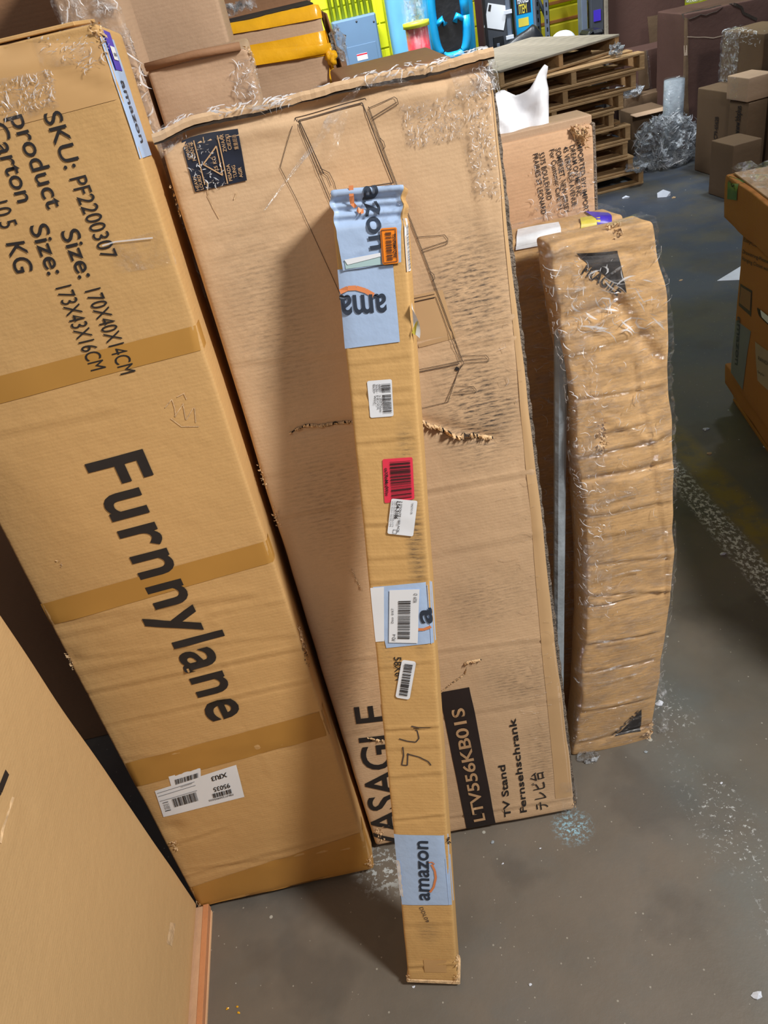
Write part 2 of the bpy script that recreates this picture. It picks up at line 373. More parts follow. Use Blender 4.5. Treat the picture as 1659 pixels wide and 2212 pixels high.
    def patch(s, name, q, m, off=.0008, s0=0, s1=1, t0=0, t1=1, parent=None, d=.012, wr=0., wf=25., thick=0., rnd=0., label=None, jag=0.):
        e = q(np.array([s0, s1, s0]), np.array([t0, t0, t1])); w_ = np.linalg.norm(e[1]-e[0]); h_ = np.linalg.norm(e[2]-e[0])
        nx, ny = max(1, int(w_/d)), max(1, int(h_/d)); S, Tt = np.meshgrid(np.linspace(s0, s1, nx+1), np.linspace(t0, t1, ny+1), indexing='ij')
        if rnd:   # rounded corners
            R = np.array([rnd/w_*(s1-s0), rnd/h_*(t1-t0)]); n_r = 5
            A = sorted(set(list(np.linspace(s0, s0+R[0], n_r))+list(np.linspace(s0+R[0], s1-R[0], nx+1))+list(np.linspace(s1-R[0], s1, n_r))))
            B = sorted(set(list(np.linspace(t0, t0+R[1], n_r))+list(np.linspace(t0+R[1], t1-R[1], ny+1))+list(np.linspace(t1-R[1], t1, n_r))))
            S, Tt = np.meshgrid(A, B, indexing='ij'); nx, ny = len(A)-1, len(B)-1
            cs, ct = np.clip(S, s0+R[0], s1-R[0]), np.clip(Tt, t0+R[1], t1-R[1]); ds, dt = (S-cs)/R[0], (Tt-ct)/R[1]
            mx = np.maximum(np.abs(ds), np.abs(dt)); ln = np.hypot(ds, dt); k = np.where(ln > 1e-9, mx/np.maximum(ln, 1e-9), 1)
            S, Tt = cs+ds*k*R[0], ct+dt*k*R[1]
        ab = q(S, Tt)
        if jag:
            edge = np.zeros_like(S); edge[:, 0] = -1; edge[:, -1] = 1; ab[..., 1] += edge*jag*RNG.rand(*S.shape)
            edge = np.zeros_like(S); edge[0, :] = -1; edge[-1, :] = 1; ab[..., 0] += edge*jag*RNG.rand(*S.shape)
        P = s.surf(ab[..., 0], ab[..., 1], off)
        if wr:
            o2 = np.stack([ab[..., 0]*wf*.6, ab[..., 1]*wf*1.6, ab[..., 0]*0], -1)
            rid = 1-np.abs(vnoise(o2, 5.+s.seed)); rid2 = 1-np.abs(vnoise(o2*2.3, 9.)); P2 = s.surf(ab[..., 0], ab[..., 1], off+.01)
            P = P + (P2-P)/.01*(wr*(rid**2+.5*rid2**2))[..., None]
        n_b = ny+1; fs = [(i*n_b+j, (i+1)*n_b+j, (i+1)*n_b+j+1, i*n_b+j+1) for i in range(nx) for j in range(ny)]
        o = mesh_obj(name, P.reshape(-1, 3), fs, m, parent or s.root, True)
        if label: o['label'] = label
        return o
    def text(s, q, string, s0, s1, t0, t1, m=None, off=.0016, bold=.0, name='lettering', parent=None, cut=.02, space=1.):
        cu = bpy.data.curves.new('t', 'FONT'); bold = bold*.6; cu.space_character = space; cu.body = string; cu.size = 1; cu.offset = bold; cu.resolution_u = 4
        ob = bpy.data.objects.new('t', cu); me = bpy.data.meshes.new_from_object(ob); vs = np.array([v_.co[:] for v_ in me.vertices])
        if len(vs) == 0: return None
        x0, x1 = vs[:, 0].min(), vs[:, 0].max(); cap = .72
        S = s0+(vs[:, 0]-x0)/(x1-x0)*(s1-s0); Tt = t0+vs[:, 1]/cap*(t1-t0); ab = q(S, Tt)
        bm = bmesh.new(); bm.from_mesh(me)
        for v_, c_ in zip(bm.verts, ab): v_.co = (c_[0], c_[1], 0)
        lo, hi = ab.min(0), ab.max(0)
        for k in (0, 1):
            x = math.ceil(lo[k]/cut)*cut
            while x < hi[k]:
                pc = (x, 0, 0) if k == 0 else (0, x, 0); pn = (1, 0, 0) if k == 0 else (0, 1, 0)
                bmesh.ops.bisect_plane(bm, geom=bm.verts[:]+bm.edges[:]+bm.faces[:], plane_co=pc, plane_no=pn, dist=1e-6); x += cut
        A = np.array([v_.co[:2] for v_ in bm.verts]); P = s.surf(A[:, 0], A[:, 1], off)
        for v_, p in zip(bm.verts, P): v_.co = p
        bmesh.ops.recalc_face_normals(bm, faces=bm.faces)
        o = bm_obj(name, bm, m or M['ink'], parent or s.root); bpy.data.objects.remove(ob); bpy.data.curves.remove(cu); bpy.data.meshes.remove(me); return o
    def bars(s, q, s0, s1, t0, t1, n=40, m=None, off=.0016, vert=True, name='barcode', parent=None, seed=1):
        R = random.Random(seed); vs, fs = [], []; x = 0.; tot = []; 
        while len(tot) < n: tot.append((R.choice((1, 1, 2, 3)), R.choice((1, 1, 2, 3))))
        L_ = sum(a+b for a, b in tot); 
        for a_, b_ in tot:
            u0, u1 = x/L_, (x+a_)/L_; x += a_+b_
            if vert: S = np.array([s0+(s1-s0)*u0, s0+(s1-s0)*u1]*2); Tt = np.array([t0, t0, t1, t1])
            else: S = np.array([s0, s1, s0, s1]); Tt = np.array([t0+(t1-t0)*u0]*2+[t0+(t1-t0)*u1]*2)
            ab = q(S, Tt); P = s.surf(ab[:, 0], ab[:, 1], off); k = len(vs); vs += P.tolist(); fs.append((k, k+1, k+3, k+2))
        return mesh_obj(name, vs, fs, m or M['ink'], parent or s.root)
    def lines(s, pl, wid=.0013, m=None, off=.0012, name='line_drawing', parent=None, face='front', raw=False, wob=0.):
        """polylines given as lists of image points on the face"""
        vs, fs = [], []
        for L_ in pl:
            pts = [np.array(p if raw else s.px(*p, face)) for p in L_]
            for p0, p1 in zip(pts[:-1], pts[1:]):
                d = p1-p0; ln = np.linalg.norm(d)+1e-9; k = max(1, int(ln/.015)); nn = np.array([-d[1], d[0]])/ln*wid/2
                tt = np.linspace(0, 1, k+1)[:, None]; C = p0+d*tt
                if wob: C = C + (RNG.rand(k+1, 1)-.5)*wob*nn/wid*2
                ab = np.concatenate([C+nn, C-nn]); P = s.surf(ab[:, 0], ab[:, 1], off); b0 = len(vs); vs += P.tolist()
                fs += [(b0+i, b0+i+1, b0+k+1+i+1, b0+k+1+i) for i in range(k)]
        return mesh_obj(name, vs, fs, m or M['ink_thin'], parent or s.root)
    def band(s, name, pL, pR, pL2, pR2, m, off=.0007, face='front', ext=.0, **k):
        """tape band between image points: upper-left, upper-right, lower-left, lower-right"""
        return s.patch(name, s.quad([pL, pR, pR2, pL2], face), m, off, **k)

def fold_glints(c_, reg, n, ln=(.008, .035), ang=.2, spread=.6, wid=.0011, off=.006, quad=None, seed=1, parent=None):
    """sharp little creases of the clear film, pale strips that stand in for glints"""
    R = np.random.RandomState(seed); vs, fs = [], []; a0, a1, b0, b1 = reg; k = 5; A, B, nrm = [], [], []
    for i in range(n):
        if quad is not None:
            c0 = quad(np.array(R.rand()), np.array(R.rand()))
        else: c0 = np.array([a0+(a1-a0)*R.rand(), b0+(b1-b0)*R.rand()])
        l_ = ln[0]+(ln[1]-ln[0])*R.rand()**2; th = ang+spread*R.randn(); cu = R.randn()*.5; w_ = wid*(.4+.9*R.rand())
        for j in range(k):
            t = j/(k-1)-.5; tt = th+cu*t*2; p = c0+np.array([math.cos(tt), math.sin(tt)])*l_*t; ww = w_*(1-(2*t)**2)*.5+.0001
            nn = np.array([-math.sin(tt), math.cos(tt)])*ww
            A += [p[0]-nn[0], p[0]+nn[0]]; B += [p[1]-nn[1], p[1]+nn[1]]
        q = i*k*2; fs += [(q+2*j, q+2*j+1, q+2*j+3, q+2*j+2) for j in range(k-1)]
    A, B = np.array(A), np.array(B); P = c_.surf(A, B, off); P2 = c_.surf(A, B, off+.001)
    P[1::2] += (P2[1::2]-P[1::2])*.8
    o = mesh_obj('film_crease_glints', P, fs, M['fold'], parent or c_.root); o['kind'] = 'stuff'; return o
def lean_frame(x, y, yaw, lean, T):
    u = Vector((math.cos(yaw), math.sin(yaw), 0)); b_ = Vector((-math.sin(yaw), math.cos(yaw), 0))
    v = math.cos(lean)*Vector((0, 0, 1))+math.sin(lean)*b_; n = -math.cos(lean)*b_+math.sin(lean)*Vector((0, 0, 1))
    return Vector((x, y, 0))+n*T, u, v, n

# ================================================================== SETTING
o = mesh_obj('floor', [(-7, -4, 0), (9, -4, 0), (9, 10, 0), (-7, 10, 0)], [(0, 1, 2, 3)], M['floor']); tag(o, kind='structure')
WY = 8.3
bm = bmesh.new(); add_box(bm, (-7, WY, 0), (9, WY+.2, 4.2)); tag(bm_obj('wall_back', bm, M['wall']), kind='structure')
# block joints of the painted wall, as shallow raised blocks
wb = bpy.data.objects['wall_back']
bmk = bmesh.new(); add_box(bmk, (.006, -.012, .006), (.394, 0, .194), .004)
mek = bpy.data.meshes.new('block'); bmk.to_mesh(mek); bmk.free(); mek.materials.append(M['wall'])
for r_ in range(3, 10):
    for k in range(0, 10):
        x = -.2+k*.4+(.2 if r_ % 2 else 0)
        if x > 3.2: continue
        bo = bpy.data.objects.new('block', mek); COL.objects.link(bo); bo.location = (x, WY, r_*.2); bo.parent = wb
p = atY(872, 60, WY-.2)
bm = bmesh.new(); add_box(bm, (p.x-.14, WY-.22, 0), (p.x+.22, WY, 4.2), .05); tag(bm_obj('trim_1', bm, M['wall']), 'yellow painted concrete column standing out from the wall', kind='structure')

# ---- electrical panel and its conduits
pa, pb = atY(718, 60, WY-.16), atY(822, 140, WY-.16)
t = empty('electrical_panel', (pa.x, WY-.012, pb.z-.02)); tag(t, 'blue-grey electrical panel box on the yellow wall', 'electrical panel')
wd, ht = atY(812, 36, WY-.16).x-pa.x, pa.z-pb.z+.06
box_obj('panel_case', (0, -.15, 0), (wd, 0, ht), M['panel_gray'], t, .01)
box_obj('panel_cover', (.01, -.165, .01), (wd-.01, -.15, ht-.01), M['panel_gray'], t, .004)
f = box_obj('inner_door', (wd*.22, -.172, ht*.08), (wd*.9, -.165, ht*.5), M['panel_gray'], t, .002)
box_obj('warning_label', (wd*.42, -.174, ht*.22), (wd*.66, -.172, ht*.34), M['white_label'], t, 0)['label'] = 'small white and red warning label'
box_obj('label_stripe', (wd*.42, -.1755, ht*.31), (wd*.66, -.174, ht*.335), M['red'], t, 0)
for (a_, b_) in ((.08, .7), (.55, .92), (.93, .85), (.93, .1), (.08, .12)):
    tube('screw', [(wd*a_, -.168, ht*b_), (wd*a_, -.162, ht*b_)], .009, M['case_gray'], t)
for k in range(8):
    x = pa.x+.02+k*.052
    o = tube('conduit', [(x, WY-.07, pa.z+ht*.0+.0), (x, WY-.07, 3.6)], .017, M['wall'], None)
    tag(o, ['leftmost', 'second from the left', 'third from the left', 'fourth from the left', 'fifth from the left', 'sixth from the left', 'second from the right', 'rightmost'][k]+' of the eight yellow conduits above the electrical panel', 'conduit', 'conduits above the electrical panel')

# ---- kayaks and rolls against the wall
def hull(name, label, cx, y, wid, Lz, thick, mat, cockpit=None, lean=.0, mats2=None, z0=0., cat='kayak'):
    t = empty(name, (cx, y, z0)); tag(t, label, cat)
    vs, fs = [], []; n, k = 26, 24
    for i in range(n):
        s_ = i/(n-1); ww = wid/2*max(.03, (math.sin(math.pi*min(max(s_, .0), 1)))**.45); tt = thick/2*max(.05, math.sin(math.pi*s_)**.4)
        for j in range(k):
            an = 2*math.pi*j/k; ca, sa = math.cos(an), math.sin(an)
            vs.append((ww*math.copysign(abs(ca)**.75, ca)+lean*s_, tt*math.copysign(abs(sa)**.6, sa)-thick/2, s_*Lz))
    for i in range(n-1):
        for j in range(k): fs.append((i*k+j, i*k+(j+1) % k, (i+1)*k+(j+1) % k, (i+1)*k+j))
    mesh_obj('hull', vs, fs, mat, t, True)
    if cockpit:
        z, rx, rz = cockpit
        pts = [(rx*math.copysign(abs(math.cos(q))**.6, math.cos(q)), -thick-.005, z+rz*math.copysign(abs(math.sin(q))**.6, math.sin(q))) for q in np.linspace(0, 2*math.pi, 40)]
        tube('cockpit_rim', pts, .035, mats2 or mat, t)
        c0 = [(p[0]*.93, p[1]-.0, z+(p[2]-z)*.93) for p in pts[:-1]]
        mesh_obj('cockpit_opening', c0+[(p[0]*.9, p[1]+.02, z+(p[2]-z)*.9) for p in c0], [tuple(range(len(c0)))], M['black'], t)
        for sx in (-1, 1):
            tube('foot_brace', [(sx*rx*.8, -thick-.01, z-.02), (sx*rx*.45, -thick-.03, z+.01), (sx*rx*.3, -thick-.02, z-.03)], .022, mats2 or mat, t)
    return t
a = atY(882, 60, 7.6); hull('kayak', 'pale blue kayak standing on end beside the yellow column', a.x, 8.0, .26, 2.6, .26, M['paleblue'], z0=.0)
a = atY(975, 60, 6.9); zc = a.z
t = hull('kayak', 'bright cyan kayak with a black cockpit standing on end', a.x, 7.2, .44, 2.7, .25, M['cyan'], cockpit=(zc+.06, .13, .26), mats2=M['cyan'])
a = atY(1022, 60, 7.0); hull('kayak', 'red kayak fading to yellow next to the cyan kayak', a.x+.05, 7.9, .22, 2.6, .2, M['redorange'])
a = atY(910, 100, 6.6); t = empty('wrapped_bundle', (a.x, 6.7, 0)); tag(t, 'red roll wrapped in clear film with a yellow band near its top', 'bundle')
tube('roll', [(0, 0, 0), (0, 0, .6), (0, 0, a.z+.12)], .085, M['red'], t, 14)
tube('yellow_band', [(0, 0, a.z+.12), (0, 0, a.z+.155)], .10, M['lime'], t, 14)
tube('top_roll', [(0, 0, a.z+.155), (0, 0, 2.2)], .07, M['film_heavy'], t, 14)
tube('film_sleeve', [(0, 0, .3), (0, 0, a.z+.3)], .094, M['film'], t, 14)
# ---- rolled film hanging below the kayak
# ---- dark grey case, blue printed carton, shelf upright
a0, a1 = atY(1043, 20, 7.3), atY(1106, 20, 7.3)
t = empty('storage_case', (a0.x, 7.3, 0)); tag(t, 'tall dark grey plastic case with latches and a white square label', 'case')
ww = a1.x-a0.x; zc = atY(1070, 30, 7.3).z
box_obj('case_shell', (0, 0, 0), (ww, .3, 2.0), M['case_gray'], t, .02)
box_obj('case_lip', (ww-.055, -.02, .0), (ww-.02, 0, 2.0), M['steel'], t, .003)
box_obj('edge_rail', (0, -.015, .0), (.02, 0, 2.0), M['black'], t, .003)
for dz in (-.42, -.2, -.02, .22, .42): box_obj('latch', (ww-.075, -.035, zc+dz), (ww-.01, -.02, zc+dz+.03), M['white_plastic'], t, .003)
lb = box_obj('square_label', (-.085, -.003, -.085), (.085, 0, .085), M['white_label'], t, 0); lb.location = (ww*.42, -.003, zc-.02); lb.rotation_euler = (0, math.radians(18), 0)
box_obj('label_header', (-.075, -.005, .03), (-.055, -.003, .075), M['ink'], lb, 0)
box_obj('handle_recess', (ww*.25, -.01, zc-.27), (ww*.62, 0, zc-.16), M['black'], t, .004)
box_obj('handle_tab', (ww*.36, -.016, zc-.26), (ww*.46, -.01, zc-.21), M['steel'], t, .002)
box_obj('small_label', (ww*.3, -.006, zc-.42), (ww*.52, 0, zc-.39), M['white_label'], t, 0)
a0, a1 = atY(1110, 20, 7.35), atY(1158, 20, 7.35)
t = empty('printed_carton', (a0.x, 7.35, 0)); tag(t, 'blue printed carton with bold white and yellow lettering behind the black bag', 'carton'); ww = a1.x-a0.x; zc = atY(1130, 20, 7.35).z
box_obj('carton_body', (0, 0, 0), (ww, .25, 2.0), M['steel'], t, .006)
box_obj('blue_front', (.01, -.004, zc-.2), (ww-.03, 0, zc+.4), M['cyan'], t, 0)
box_obj('dark_panel', (.02, -.006, zc-.03), (ww-.045, -.004, zc+.11), M['navy'], t, 0)
def stext(string, loc, size, mat, parent, rot=(math.pi/2, 0, 0), bold=.02, ext=.0, name='lettering', width=None):
    cu = bpy.data.curves.new('t', 'FONT'); cu.body = string; cu.size = size; cu.offset = bold*size; cu.extrude = ext; cu.resolution_u = 3
    ob = bpy.data.objects.new('t', cu); me = bpy.data.meshes.new_from_object(ob); me.name = name
    if width:
        xs = [v_.co.x for v_ in me.vertices]; k = width/(max(xs)-min(xs)); x0 = min(xs)
        for v_ in me.vertices: v_.co.x = (v_.co.x-x0)*k
    me.materials.clear(); me.materials.append(mat)
    o = bpy.data.objects.new(name, me); COL.objects.link(o); o.parent = parent; o.location = loc; o.rotation_euler = rot
    bpy.data.objects.remove(ob); bpy.data.curves.remove(cu); return o
stext('FEATURED', (.03, -.008, zc+.045), .07, M['white_label'], t, width=ww-.09)
stext('ITEM', (.04, -.008, zc-.025), .09, M['yellow_label'], t, width=ww-.12)
box_obj('price_panel', (.03, -.006, zc-.12), (ww-.07, -.004, zc-.06), M['yellow_label'], t, 0)
def upright(px0, py0, Y, label):
    a = atY(px0, py0, Y); t = empty('shelf_upright', (a.x, Y, 0)); tag(t, label, 'shelving')
    bm = bmesh.new(); add_box(bm, (-.022, 0, 0), (.022, .004, 2.4)); add_box(bm, (.018, 0, 0), (.022, .04, 2.4)); bm_obj('post', bm, M['steel'], t)
    for k in range(26): box_obj('slot', (-.006, -.002, .5+k*.06), (.006, 0, .53+k*.06), M['black'], t, 0)
    return t
t = upright(1182, 50, 7.45, 'grey slotted shelf upright nearer the white dome')
tube('brace', [(0, .02, 1.02), (-.12, .06, 1.35)], .014, M['steel'], t)
upright(1162, 30, 7.68, 'grey slotted shelf upright behind the blue printed carton')
# yellow boards behind the rack
a0, a1 = atY(1186, 40, 7.9), atY(1300, 15, 7.9); zb = atY(1230, 40, 7.9).z
for k, (dz, h_, lab) in enumerate(((-.16, .14, 'lowest yellow board stacked behind the shelf upright'), (.0, .10, 'middle yellow board stacked behind the shelf upright'), (.14, .42, 'tall yellow board above the two narrow ones behind the upright'))):
    t = empty('yellow_board', (a0.x-.3, 7.9+k*.04, 0)); tag(t, lab, 'board')
    box_obj('board_face', (0, 0, zb+dz), (a1.x-a0.x+.5, .05, zb+dz+h_), M['yellow_box'], t, .01)
    box_obj('board_lip', (0, -.03, zb+dz-.012), (a1.x-a0.x+.5, .0, zb+dz+.012), M['card_orange'], t, .003)
    for sx in (.02, a1.x-a0.x+.44): box_obj('support_post', (sx, .01, 0), (sx+.04, .045, zb+dz), M['yellow_box'], t, .004)

# ---- black bag, white dome, black machine behind the pallets
def blob(name, pts, mat, parent=None, amp=.04, freq=6., sub=4, seed=0., ridge=False):
    """crumpled lump scaled to given half sizes"""
    bm = bmesh.new(); bmesh.ops.create_icosphere(bm, subdivisions=sub, radius=1)
    V = np.array([v_.co[:] for v_ in bm.verts]); nn = V.copy(); c_, h_ = np.array(pts[0]), np.array(pts[1])
    P = V*h_; nz = vnoise(V*freq, seed)+.5*vnoise(V*freq*2.3, seed+4)
    if ridge: nz = (1-np.abs(vnoise(V*freq, seed))*2)+.6*(1-np.abs(vnoise(V*freq*2.1, seed+3))*2)+.35*vnoise(V*freq*6, seed)
    P = P + nn*(nz*amp)[:, None] + c_
    for v_, p_ in zip(bm.verts, P): v_.co = p_
    return bm_obj(name, bm, mat, parent, not ridge)
def solid(name, label, cat, pos, half, mat, **k):
    o = blob(name, ((0, 0, half[2]), half), mat, **k); o.location = pos; tag(o, label, cat); return o
a = atY(1115, 95, 7.08); t = empty('trash_bag', (a.x, 7.1, 0)); tag(t, 'black plastic sheet draped over a dark box behind the pallets', 'bag')
q0, q1 = atY(1062, 130, 7.08), atY(1190, 112, 7.08); ap = atY(1150, 48, 7.08); L0 = q0.x-a.x; L1 = q1.x-a.x; zt = ap.z; xm = ap.x-a.x
G = []; nx_, ny_ = 26, 14
for i in range(nx_+1):
    s_ = i/nx_; x = L0+(L1-L0)*s_; zz = (q0.z+(zt-q0.z)*min(1, (x-L0)/(xm-L0))**.8) if x < xm else zt-(zt-q1.z)*((x-xm)/(L1-xm))**1.5
    for j in range(ny_+1):
        tt = j/ny_; y = -.13+.26*tt; d_ = (2*tt-1)**2
        G.append((x, y, max(.02, zz*(1-d_*.9)) + .025*float(vnoise(np.array([x*9, y*9, 0.]), 3.))))
mesh_obj('draped_sheet', G, [(i*(ny_+1)+j, (i+1)*(ny_+1)+j, (i+1)*(ny_+1)+j+1, i*(ny_+1)+j+1) for i in range(nx_) for j in range(ny_)], M['black'], t, True)
box_obj('box_underneath', (L0*.5, -.06, 0), (L1*.6, .08, q0.z-.06), M['case_gray'], t)
a = atY(1216, 78, 7.1); o = empty('plastic_dome', (a.x, 7.1, 0)); tag(o, 'round white plastic tub lid beside the slotted shelf upright', 'tub')
tube('tub', [(0, 0, 0), (0, 0, a.z-.06)], .10, M['film_heavy'], o, 20)
pr = [(.10*math.cos(q), .10*math.sin(q)) for q in np.linspace(0, math.pi/2, 8)]
tube('dome', [(0, 0, a.z-.06+p_[1]) for p_ in pr], .1, M['white_plastic'], o, 20, radii=[max(.003, p_[0]+.01) for p_ in pr])
a = atY(1275, 85, 7.1); o = empty('power_tool', (a.x, 7.1, 0)); tag(o, 'black machine with a carry handle behind the top pallet', 'machine')
box_obj('machine_body', (-.11, -.1, 0), (.10, .12, a.z+.02), M['black'], o, .03)
box_obj('machine_housing', (-.06, -.12, a.z+.02), (.08, .1, a.z+.07), M['black'], o, .02)
tube('carry_handle', [(-.11, -.1, a.z-.06), (-.1, -.12, a.z+.03), (-.02, -.12, a.z+.07), (.0, -.12, a.z+.02)], .012, M['black'], o)
a = atY(1262, 45, 7.3); o = empty('stacked_boards', (a.x, 7.3, 0)); tag(o, 'narrow grey boards with a small purple label leaning by the yellow boards', 'boards')
box_obj('grey_board', (-.02, 0, 0), (.03, .1, 1.12), M['steel'], o)
box_obj('brown_board', (.05, -.03, 0), (.155, .06, 1.6), M['case_gray'], o)
box_obj('purple_label', (.07, -.036, a.z-.02), (.13, -.03, a.z+.06), M['purple_label'], o, 0)
box_obj('pale_board', (.16, -.05, 0), (.19, .05, 1.7), M['wood_gray'], o)

# ---- pallet stack
def mk(name, lo, hi, m):
    bm = bmesh.new(); add_box(bm, lo, hi, .003); me = bpy.data.meshes.new(name); bm.to_mesh(me); bm.free(); me.materials.append(m); return me
PW, PD = 1.02, .98
PRF = flr(1390, 396)   # bottom right front corner
ztop = atY(1373, 112, 5.72).z; PHs = (ztop-.0)/8*.985; SH = PHs-.032
me_d = mk('deck_board', (0, 0, 0), (PW, .095, .016), M['wood']); me_dg = mk('deck_board', (0, 0, 0), (PW, .118, .016), M['wood_gray'])
me_s = mk('stringer', (0, 0, 0), (.038, PD, SH), M['wood'])
labs = ['bottom pallet of the stack, resting on the floor', 'second pallet from the floor in the stack', 'third pallet from the floor in the stack', 'fourth pallet from the floor in the stack', 'fifth pallet from the floor, middle of the stack', 'third pallet from the top of the stack, set back to the left', 'second pallet below the grey decked one', 'pallet just below the grey decked top pallet, end sticking out right', 'top pallet of the stack, weathered grey deck, turned askew']
xoff = [0, -.08, -.12, -.10, -.22, -.15, -.06, .0, -.08]; roty = [.06, .03, .07, .04, .02, .08, .05, .07, .36]
for i in range(9):
    t = empty('pallet'); tag(t, 'wooden '+labs[i], 'pallet')
    z = i*PHs; top = i == 8
    ang = roty[i]
    right = Vector((PRF.x+xoff[i], PRF.y+(.0 if not top else .25), z))
    t.rotation_euler = (0, 0, ang); t.location = right - Vector((math.cos(ang)*PW, math.sin(ang)*PW, 0))
    for x in (0, PW/2-.019, PW-.038):
        o = bpy.data.objects.new('stringer', me_s); COL.objects.link(o); o.parent = t; o.location = (x, 0, .0145)
    n_ = 9 if top else 6
    for k in range(n_):
        o = bpy.data.objects.new('deck_board', me_dg if top else me_d); COL.objects.link(o); o.parent = t
        o.location = (0, k*(PD-.1)/(n_-1)-.005, SH+.014); o.rotation_euler = (0, 0, 0 if top else random.uniform(-.01, .01))
    for k in range(4):
        o = bpy.data.objects.new('bottom_board', me_d); COL.objects.link(o); o.parent = t; o.location = (0, k*(PD-.1)/3-.003, -.003+.003)
top_pal = t
a = atY(1335, 95, 5.75)
o = blob('film_scrap', ((0, 0, 0), (.03, .025, .025)), M['film_ball'], amp=.02, freq=3, sub=3, ridge=True); o.location = (a.x, 5.78, a.z-.03); tag(o, 'crumpled clear film scrap caught on the top pallet corner', 'film scrap')
a = flr(1375, 365, .12)
o = blob('film_scrap', ((0, 0, .02), (.07, .03, .02)), M['film_ball'], amp=.02, freq=3, sub=3, ridge=True); o.location = (a.x, a.y, .12); tag(o, 'small film scrap on the bottom pallet', 'film scrap')

# ---- cartons and sheets at the back right
def gbox(name, label, pl, pr, ptop, depth, mat, z=0., group=None, cat='carton', crump=.006, step=.06, **k):
    A, B = flr(*pl, z), flr(*pr, z); u = (B-A).normalized(); n = Vector((u.y, -u.x, 0)); 
    T_ = hit(*ptop, A, n); L_ = T_.z-z; W_ = (B-A).length
    c_ = Carton(name, label, A, u, (0, 0, 1), n, W_, L_, depth, mat, cat=cat, step=step, r=.008, crump=crump, freq=4., seed=A.x*7, group=group, **k).build(); return c_
def abox(name, label, x0, x1, y, z0, z1, depth, mat, cat='carton', crump=.004, step=.05, yaw=0., r=.008, build=True, **k):
    u = Vector((math.cos(yaw), math.sin(yaw), 0)); n = Vector((u.y, -u.x, 0))
    c_ = Carton(name, label, (x0, y, z0), u, (0, 0, 1), n, x1-x0, z1-z0, depth, mat, cat=cat, step=step, r=r, crump=crump, seed=x0*5+y, **k)
    return c_.build() if build else c_
# big flat brown sheet carton
a0, a1 = atY(1303, 60, 7.35), atY(1478, 60, 7.35)
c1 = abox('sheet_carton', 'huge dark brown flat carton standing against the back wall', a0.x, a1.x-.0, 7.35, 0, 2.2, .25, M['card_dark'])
c1.patch('tape_patch', c1.quad([(1398, 36), (1433, 30), (1436, 100), (1404, 106)]), M['card_dark2'], .002)
box_obj('pale_corner', (-.03, -.01, 0), (.0, .2, 2.2), M['dim_label'], c1.root)
q0, q1 = atY(1377, 112, 7.02), atY(1476, 90, 7.02)
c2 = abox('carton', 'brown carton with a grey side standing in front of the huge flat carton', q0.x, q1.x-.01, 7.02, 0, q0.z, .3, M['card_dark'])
c2.patch('grey_side_panel', c2.quad([(1377, 112), (1396, 108), (1404, 190), (1380, 200)]), M['card_dark2'], .002)
c2.patch('tape_strip', c2.quad([(1394, 108), (1400, 107), (1410, 200), (1402, 202)]), M['film'], .004)
# low cartons left of the film ball
e0, e1, e2 = atY(1350, 235, 6.82), atY(1432, 200, 6.82), atY(1350, 214, 6.82)
c3 = abox('carton', 'low brown carton behind the open topped one by the film ball', e0.x, e1.x, 6.82, 0, e2.z, .14, M['card_dark2'])
e0, e1, e2 = atY(1366, 300, 6.52), atY(1436, 290, 6.52), atY(1350, 250, 6.52)
c4 = abox('carton', 'small open brown carton beside the crumpled film ball', e0.x, e1.x, 6.52, 0, e2.z, .26, M['card_dark2'])
box_obj('top_flap', (-.02, -.12, c4.L-.008), (c4.W, .0, c4.L), M['card_back'], c4.root)
# wrapped roll standing
a = atY(1452, 250, 6.24); o = empty('wrapped_roll', (a.x, 6.24, 0)); tag(o, 'grey wrapped roll standing behind the crumpled film ball', 'roll')
zt = atY(1456, 172, 6.24).z; dx = atY(1457, 170, 6.24).x-a.x
tube('roll', [(-.0, 0, 0), (dx*.6, 0, zt*.5), (dx, 0, zt)], .075, M['gray_foam'], o, 18)
tube('film_sleeve', [(-.0, 0, .02), (dx*.6, 0, zt*.5), (dx, 0, zt+.01)], .08, M['film_h'], o, 18)
o = solid('film_bundle', 'clear film bundle lying left of the grey wrapped roll', 'film bundle', (e1.x-.16, 6.88, c3.L), (.1, .05, .04), M['film_ball'], amp=.03, freq=3, sub=3, ridge=True)
a = flr(1430, 356)
o_ball = o = solid('film_ball', 'large crumpled ball of clear stretch film on the floor', 'film ball', (a.x+.02, a.y-.03, .0), (.2, .115, .16), M['film_ball'], amp=.045, freq=3.2, sub=5, ridge=True)
o = solid('film_scrap', 'white film scrap on the floor in front of the film ball', 'film scrap', (flr(1432, 352).x, flr(1432, 352).y-.1, 0), (.06, .03, .02), M['foam'], amp=.02, freq=3, sub=3, ridge=True)
def ball_fold_glints(o, n, half, zc, seed, wid=.006):  # pale slivers on the crumpled film, painted as its glints
    R = np.random.RandomState(seed); me = o.data; V = [v_.co for v_ in me.vertices]; NN = [v_.normal for v_ in me.vertices]; vs, fs = [], []
    for i in range(n):
        k = R.randint(len(V)); p, nn = V[k], NN[k]; t = nn.orthogonal().normalized(); t = Matrix.Rotation(R.rand()*6.28, 3, nn) @ t; b_ = nn.cross(t); l_ = .02+.05*R.rand(); w_ = wid*(.3+R.rand())
        q = len(vs); vs += [p-t*l_+nn*.004, p-b_*w_*.5+nn*.008, p+t*l_+nn*.004, p+b_*w_*.5+nn*.012]; fs.append((q, q+1, q+2, q+3))
    c = mesh_obj('film_crease_glints', vs, fs, M['fold'], o); c['kind'] = 'stuff'
ball_fold_glints(o_ball, 240, None, 0, 3)
